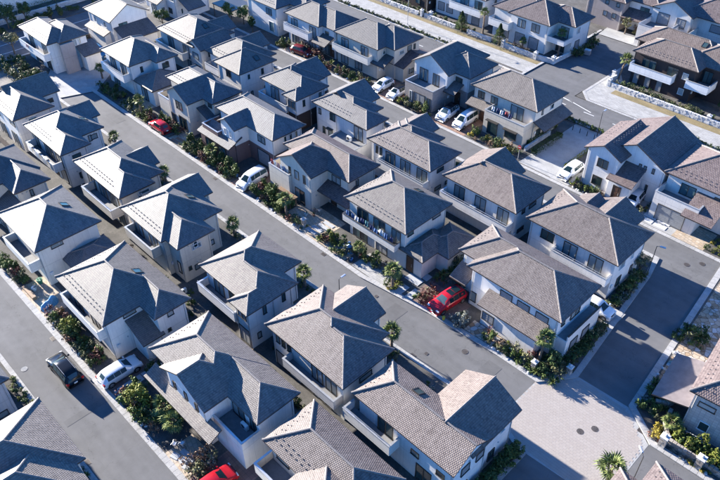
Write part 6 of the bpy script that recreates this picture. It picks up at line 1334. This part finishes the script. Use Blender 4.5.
fence(-38.2, 53.9, -34.4, 53.9, 1.5, 'grey slatted fence between the central and plaza corner houses', 'door_grey')
fence(-10.3, 55.0, -7.2, 55.4, 0.7, 'brown slatted planter fence in the flagstone yard', 'wood')
# clipped hedges: leafy boxes
def hedge(x0, y0, x1, y1, h, label, leaf='dark', seed=0):
    rg = random.Random(seed+50); cx, cy = (x0+x1)/2, (y0+y1)/2; b = MB(); n = int((x1-x0)*(y1-y0)*90+((x1-x0)+(y1-y0))*2*h*100)
    for _ in range(min(n, 5000)):
        p = Vector((rg.uniform(x0, x1)-cx, rg.uniform(y0, y1)-cy, h*rg.random()**0.5)); f = rg.randrange(5)
        if f == 0: p.x = x0-cx
        elif f == 1: p.x = x1-cx
        elif f == 2: p.y = y0-cy
        elif f == 3: p.y = y1-cy
        else: p.z = h
        p += Vector((rg.gauss(0, .07), rg.gauss(0, .07), rg.gauss(0, .07))); p.z = max(0.03, p.z)
        a = Vector((rg.gauss(0, 1), rg.gauss(0, 1), rg.gauss(0, 1))).normalized(); e = a.cross(Vector((rg.gauss(0, 1), rg.gauss(0, 1), rg.gauss(0, 1)))).normalized(); s = 0.15*rg.uniform(0.6, 1.3)
        b.poly([p-a*s*.5, p+e*s*.32, p+a*s*.6, p-e*s*.32])
    tag(obj('hedge', b.mesh('hedge', ['leaf_'+leaf]), None, (cx, cy, 0.1)), label, 'hedge', 'clipped hedges')
hedge(-43.2, 76.2, -42.3, 82.6, 0.95, 'clipped hedge beside the lane-end house, along the concrete footpath', 'dark', 1); hedge(-44.9, 77.6, -44.5, 84.6, 0.9, 'clipped hedge against the wall of the lane-end house', 'mid', 2)
hedge(-38.0, 76.8, -37.6, 84.0, 0.55, 'low yellow-green hedge between the concrete footpath and white wagon', 'lime', 3)
hedge(-144.2, 38, -142.4, 62, 1.3, 'long clipped hedge before the white building at the top left', 'mid', 4)
hedge(-16.35, 27.0, -15.75, 34.6, 1.3, 'dark hedge beside the gable wing of the plaza house', 'dark', 5)
# rocks, pots, bins, outdoor units
def rock(x, y, s, where, rg, mat='white_stone'):
    b = MB(); n = 7; k = rg.uniform(0.7, 1.0)
    R0 = [(cos(2*pi*i/n)*s*rg.uniform(0.8, 1.1), sin(2*pi*i/n)*s*k*rg.uniform(0.8, 1.1)) for i in range(n)]
    for i in range(n):
        j = (i+1) % n; a, c = R0[i], R0[j]
        b.poly([(a[0], a[1], 0), (c[0], c[1], 0), (c[0]*.85, c[1]*.85, s*.45), (a[0]*.85, a[1]*.85, s*.45)]); b.poly([(a[0]*.85, a[1]*.85, s*.45), (c[0]*.85, c[1]*.85, s*.45), (0.05*s, 0, s*.75)])
    tag(obj('rock', b.mesh('rock', [mat]), None, (x, y, 0.09), rg.uniform(0, 6)), 'pale garden rock '+where, 'rock', 'garden rocks '+where)
rg = random.Random(99)
for (x0, y0, x1, y1, n, w) in [(-63, 41.75, -54, 42.2, 12, 'at the kerb below the white van'), (-9.8, 46.6, -8.4, 49.4, 5, 'beside the squat palms'), (-26, 43.05, -20, 43.3, 8, 'at the kerb before the low tiled roof'), (-79, 41.75, -69, 42.1, 9, 'at the kerb before the plum-piered house'), (-61, 12.55, -52, 12.9, 8, 'at the kerb above the black car'), (-6.4, 44.65, -2, 44.85, 6, 'at the foot of the stone pillars'), (-11.6, 52, -10.6, 57, 6, 'in the flagstone yard'), (-35.2, 73.3, -31, 73.6, 6, 'before the plum gable house'), (-86, 73.25, -75, 73.6, 7, 'at the lane kerb right of the maroon car'), (-46, 12.6, -40, 12.9, 6, 'at the kerb below the bright green tree')]:
    for _ in range(n): rock(rg.uniform(x0, x1), rg.uniform(y0, y1), rg.uniform(0.13, 0.26), w, rg)
def pot(x, y, s, mat, where, leaf='mid'):
    root = empty('plant_pot', (x, y, 0.1)); tag(root, '%s plant pot %s' % ({'pot_terra': 'terracotta', 'pot_white': 'white', 'bin_blue': 'blue', 'bin_green': 'green'}[mat], where), 'plant pot', 'pots '+where)
    b = MB(); b.tube([(0, 0, 0), (0, 0, 0.28*s), (0, 0, 0.33*s)], [0.13*s, 0.19*s, 0.2*s], 10); obj('pot', b.mesh('pot', [mat]), root)
    c = leaf_cloud(int(abs(x*37+y*11)), 60, 0.22*s, 0.22*s, 0.2*s, 0.45*s, 0.1, 5); obj('foliage', c.mesh('foliage', ['leaf_'+leaf]), root)
for i, (x, y, s, m_, w, lf) in enumerate([(-55.0, 44.2, 1.2, 'pot_white', 'in the tan yard, beside the gatepost', 'mid'), (-54.2, 44.8, 1.0, 'pot_terra', 'in the tan yard, nearest the wall', 'dark'), (-50.4, 43.9, 1.1, 'bin_green', 'right of the tan yard slabs', 'lime'), (-66.9, 14.6, 1.8, 'bin_green', 'on the terrace by the blue tarp, largest', 'dark'), (-66.2, 13.6, 1.5, 'pot_white', 'on the terrace by the blue tarp', 'silver'), (-29.3, 43.6, 1.5, 'pot_white', 'right of the red off-roader', 'olive'), (-68.2, 43.2, 1.2, 'bin_blue', 'left of the white van', 'dark'), (-62.6, 44.6, 1.2, 'bin_blue', 'right of the white van', 'dark'), (-33.0, 74.1, 1.0, 'pot_terra', 'before the plum gable house window', 'lime'), (-31.6, 74.0, 1.0, 'pot_white', 'at the plum gable porch', 'mid'), (-44.8, 42.3, 1.1, 'bin_blue', 'at the kerb under the laundry balcony', 'dark'), (-83.4, 44.0, 1.1, 'pot_terra', 'at the cream gable entrance', 'mid'), (-79.0, 74.4, 1.1, 'pot_white', 'between the lane shrubs right of the maroon car', 'red'), (-62.6, 73.8, 1.0, 'pot_terra', 'before the grey stone base', 'yellow')]): pot(x, y, s, m_, w, lf)
def bin_(x, y, mat, label, s=1.0):
    root = empty('bin', (x, y, 0.1)); tag(root, label, 'bin'); b = MB(); b.tube([(0, 0, 0), (0, 0, 0.5*s)], [0.17*s, 0.21*s], 12); obj('body', b.mesh('body', [mat]), root); b = MB(); b.tube([(0, 0, 0.5*s), (0, 0, 0.56*s), (0, 0, 0.6*s)], [0.23*s, 0.22*s, 0.08*s], 12); obj('lid', b.mesh('lid', [mat]), root)
bin_(-31.0, 42.7, 'bin_yellow', 'small yellow bucket at the kerb before the red off-roader', 0.8); bin_(-46.9, 44.0, 'bin_blue', 'blue bin under the laundry balcony', 0.9); bin_(-46.4, 17.0, 'bin_blue', 'blue bin beside the white hatchback corner', 1.0)
def aircon(x, y, z, rz, where):
    root = empty('air_conditioner', (x, y, z), rz); tag(root, 'white outdoor air conditioner unit '+where, 'air conditioner', 'outdoor units')
    b = MB(); b.chamfer(-0.4, -0.15, 0.06, 0.4, 0.15, 0.66, 0.02); b.box(-0.34, -0.13, 0, -0.28, 0.13, 0.06); b.box(0.28, -0.13, 0, 0.34, 0.13, 0.06); obj('case', b.mesh('case', ['frame_white']), root)
    b = MB(); b.tube([(-0.1, -0.162, 0.36), (-0.1, -0.151, 0.36)], 0.23, 14); obj('fan_grille', b.mesh('fan_grille', ['metal_dark']), root)
for a in [(-40.7, 29.0, 0.1, pi/2, 'beside the dark wall of the louvred balcony house'), (-44.9, 17.6, 0.1, 0, 'at the left end of the tiled awning'), (-30.5, 20.5, 0.1, pi/2, 'on the side of the terrace house'), (-19.0, 52.2, 0.1, pi/2, 'on the shaded side of the plaza corner house'), (-44.2, 59.0, 0.1, pi/2, 'between the two brown-roofed balcony houses'), (-66.5, 81.8, 0.1, 0, 'beside the gable terrace house'), (-2.5, 46.9, 0.1, radians(6), 'under the tile-clad wall, nearer the window'), (-0.9, 47.1, 0.1, radians(6), 'under the tile-clad wall, nearest the right edge'), (-43.2, 45.55, 2.87, 0, 'on the blue laundry balcony'), (-54.0, 25.2, 0.1, pi/2, 'beside the cream triple-stepped house'), (-62.4, 29.8, 0.1, pi/2, 'on the blue wall behind the snow-guard house'), (-33.2, 18.25, 2.87, 0, 'on the blue-shaded roof terrace'), (-38.8, 57.0, 2.87, 0, 'on the four-door balcony'), (-60.6, 57.2, 3.0, 0, 'on the railed roof deck')]: aircon(*a)
# laundry and bedding
def garment(x, y, z, w, h, mat, label, group, rz=0.0):
    b = MB(); n = 6
    for i in range(n):
        for j in range(3):
            f = lambda i, j: (-w/2+w*i/n, 0.05*sin(i*1.9+j)*(1 if j else 0.2), -h*j/3)
            b.poly([f(i, j+1), f(i+1, j+1), f(i+1, j), f(i, j)])
    for i in range(n):
        for j in range(3):
            f = lambda i, j: (-w/2+w*i/n, 0.05*sin(i*1.9+j)*(1 if j else 0.2)+0.02, -h*j/3)
            b.poly([f(i, j), f(i+1, j), f(i+1, j+1), f(i, j+1)])
    tag(obj('laundry', b.mesh('laundry', [mat]), None, (x, y, z), rz), label, 'laundry', group)
COLN = {'cloth_white': 'white', 'cloth_blue': 'blue', 'cloth_navy': 'navy', 'cloth_red': 'red', 'cloth_teal': 'teal', 'cloth_pink': 'pink'}
rg = random.Random(3)
for i, m_ in enumerate(['cloth_blue', 'cloth_blue', 'cloth_white', 'cloth_navy', 'cloth_teal', 'cloth_navy', 'cloth_blue', 'cloth_white', 'cloth_blue', 'cloth_navy']):
    garment(-48.2+i*0.78, 44.95+rg.uniform(0.0, 0.25), 4.2+rg.uniform(-0.12, 0.15), rg.uniform(0.45, 0.75), rg.uniform(0.6, 1.0), m_, COLN[m_]+' laundry hung on the central balcony', COLN[m_]+' laundry on the central balcony')
for i, m_ in enumerate(['cloth_red', 'cloth_white', 'cloth_pink', 'cloth_white', 'cloth_blue']): garment(-62.6+i*0.62, 45.25, 4.6, 0.5, 0.8, m_, COLN[m_]+' laundry over the cream house terrace parapet', COLN[m_]+' laundry on the cream terrace')
for i, m_ in enumerate(['cloth_white', 'cloth_navy', 'cloth_white', 'cloth_red', 'cloth_navy']): garment(-51.0+i*0.75, 77.0+0.15*(i % 2), 4.25, 0.55, 0.75, m_, COLN[m_]+' laundry behind the lane-end balcony', COLN[m_]+' laundry on the lane-end balcony')
def bedding(x, y, z, label):
    b = MB(); w = 1.0; prof = [(-0.16, -0.75), (-0.17, -0.1), (-0.12, 0.08), (0.05, 0.11), (0.2, 0.05), (0.23, -0.5)]
    for i in range(len(prof)-1):
        (a, c), (d, e) = prof[i], prof[i+1]
        for k in range(4):
            x0, x1 = -w/2+w*k/4, -w/2+w*(k+1)/4; q = 0.02*(k % 2)
            b.poly([(x0, a-q, c), (x1, a-0.02+q, c), (x1, d-0.02+q, e), (x0, d-q, e)])
    tag(obj('bedding', b.mesh('bedding', ['cloth_white']), None, (x, y, z)), label, 'bedding', 'white bedding airing over the upper left balcony')
for i in range(3): bedding(-89.0+i*2.2, 24.85, 3.9, 'white quilt airing over the stepped grey roof house balcony')
garment(-114.6-6, 38.62, 3.85, 1.0, 0.6, 'cloth_pink', 'pink cloth over the balcony of the taupe-banded house', None); garment(-79.2, 56.6, 3.9, 0.7, 0.7, 'cloth_white', 'white cloth over the corner bay house balcony', None)
# covered motorbike, bicycles
def tarp(x, y, rz, label):
    b = MB(); S = [(-1.05, 0.1, 0.25), (-0.85, 0.32, 0.62), (-0.35, 0.36, 0.85), (0.1, 0.38, 0.8), (0.5, 0.34, 1.1), (0.8, 0.30, 0.98), (1.05, 0.12, 0.3)]; n = 8; rr = random.Random(5)
    for (xx, w, h) in S:
        for k in range(n+1):
            a = pi*k/n; fl = 1.18 if k in (0, n) else 1.0
            b.v.append((xx+rr.uniform(-.03, .03), -cos(a)*w*fl*(1+0.15*sin(k*2.3+xx*4)), max(0, sin(a)**0.8 if 0 < k < n else 0)*h*rr.uniform(0.94, 1.05)))
    for i in range(len(S)-1):
        for k in range(n): b.f.append((i*(n+1)+k, i*(n+1)+k+1, (i+1)*(n+1)+k+1, (i+1)*(n+1)+k)); b.m.append(0)
    root = tag(obj('covered_motorbike', b.mesh('covered_motorbike', ['tarp_blue']), None, (x, y, 0.11), rz), label, 'motorbike')
tarp(-62.7, 13.7, N_+0.15, 'motorbike under a bright blue tarp beside the front terrace'); tarp(-46.6, 44.0-0.9, 0.3, 'motorbike under a blue cover at the central laundry house')
def bicycle(x, y, rz, label, mat='metal_dark'):
    root = empty('bicycle', (x, y, 0.1), rz); tag(root, label, 'bicycle', 'bicycles by the lower left street'); r = 0.33
    for sx in (-0.52, 0.52):
        b = MB(); b.tube([(sx+cos(2*pi*k/16)*r, 0, r+sin(2*pi*k/16)*r) for k in range(17)], 0.02, 5, cap=False)
        for k in range(6): b.tube([(sx, 0, r), (sx+cos(pi*k/3)*r, 0, r+sin(pi*k/3)*r)], 0.005, 3)
        obj('wheel', b.mesh('wheel', ['rubber']), root)
    b = MB(); 
    for p, q in (((-0.52, 0.33), (-0.1, 0.3)), ((-0.1, 0.3), (-0.22, 0.8)), ((-0.22, 0.8), (-0.52, 0.33)), ((-0.1, 0.3), (0.36, 0.78)), ((-0.2, 0.7), (0.36, 0.82)), ((0.52, 0.33), (0.34, 0.98))): b.tube([(p[0], 0, p[1]), (q[0], 0, q[1])], 0.018, 5)
    obj('frame', b.mesh('frame', [mat]), root); b = MB(); b.tube([(0.3, -0.28, 1.0), (0.36, 0, 0.99), (0.3, 0.28, 1.0)], 0.015, 5); obj('handlebar', b.mesh('handlebar', ['metal_light']), root)
    b = MB(); b.chamfer(-0.36, -0.08, 0.8, -0.1, 0.08, 0.87, 0.02); obj('saddle', b.mesh('saddle', ['trim_black']), root); b = MB(); b.box(0.4, -0.16, 0.72, 0.68, 0.16, 0.94); obj('basket', b.mesh('basket', ['metal_light']), root)
bicycle(-38.0, 13.2, 0.5, 'bicycle beside the broken slabs, nearer the kerb'); bicycle(-37.6, 13.8, 0.35, 'bicycle beside the broken slabs, nearer the awning', 'paint_white'); bicycle(-54.3, 45.3, 0.2, 'bicycle at the wall of the cream gabled house', 'paint_maroon')
# pergola with a timber deck below the cream gable
root = empty('pergola', (-59.0, 44.2, 0.1)); tag(root, 'low timber pergola with a pale slatted top below the cream gable', 'pergola')
for px in (-1.5, 1.5):
    for py in (-0.5, 0.5): b = MB(); b.box(px-0.05, py-0.05, 0, px+0.05, py+0.05, 1.3); obj('post', b.mesh('post', ['wood']), root)
for k in range(9): b = MB(); b.box(-1.7, -0.62+k*0.15, 1.3, 1.7, -0.52+k*0.15, 1.35); obj('slat', b.mesh('slat', ['wood']), root)
# bench on the terrace, timber planter
root = empty('planter_box', (-66.0, 12.95, 0.1)); tag(root, 'timber planter box at the kerb before the terrace', 'planter')
for k in range(3): b = MB(); b.box(-1.3, -0.22, 0.02+k*0.14, 1.3, 0.22, 0.15+k*0.14); obj('board', b.mesh('board', ['wood']), root)
# white bench-like rack at the tile-clad wall
root = empty('trellis', (-5.6, 47.35, 0.1), radians(6)); tag(root, 'low white trellis along the tile-clad wall', 'trellis')
for zz in (0.12, 0.5): b = MB(); b.box(-1.5, -0.03, zz, 1.5, 0.03, zz+0.06); obj('rail', b.mesh('rail', ['frame_white']), root)
for k in range(11): b = MB(); b.box(-1.42+k*0.28, -0.02, 0, -1.36+k*0.28, 0.02, 0.6); obj('picket', b.mesh('picket', ['frame_white']), root)
# flat white planters/bench beside the lean-to
for i, (x, y, w) in enumerate([(-9.1, 55.8, 1.8), (-10.3, 54.4, 1.5)]):
    b = MB(); b.chamfer(-w/2, -0.35, 0, w/2, 0.35, 0.5, 0.04); tag(obj('storage_box', b.mesh('storage_box', ['frame_white']), None, (x, y, 0.11), radians(6)), 'white storage box in the flagstone yard, %s' % ('farther from the kerb' if i == 0 else 'nearer the kerb'), 'storage box')
b = MB(); b.chamfer(-0.55, -0.4, 0, 0.55, 0.4, 0.9, 0.08); tag(obj('refuse_box', b.mesh('refuse_box', ['metal_light']), None, (-54.9, 110.0, 0.1), 0.2), 'pale metal refuse box at the side street wall', 'refuse box')
# carport by the top trees
root = empty('carport', (-113.0, 76.0, 0.1)); tag(root, 'dark flat carport at the top edge between the white houses', 'carport')
b = MB(); b.box(-3.0, -2.6, 2.35, 3.0, 2.6, 2.5); obj('roof', b.mesh('roof', ['metal_dark']), root)
for px in (-2.8, 2.8):
    for py in (-2.4, 2.4): b = MB(); b.box(px-0.06, py-0.06, 0, px+0.06, py+0.06, 2.35); obj('post', b.mesh('post', ['metal_dark']), root)
# bollards at the footpath end
for i in range(4):
    b = MB(); b.tube([(0, 0, 0), (0, 0, 0.75), (0, 0, 0.8)], [0.06, 0.06, 0.03], 8); tag(obj('bollard', b.mesh('bollard', ['metal_dark']), None, (-42.6+i*1.2, 86.0, 0.1)), 'short dark bollard across the end of the concrete footpath', 'bollard', 'bollards at the end of the concrete footpath')
finish_shrubs()
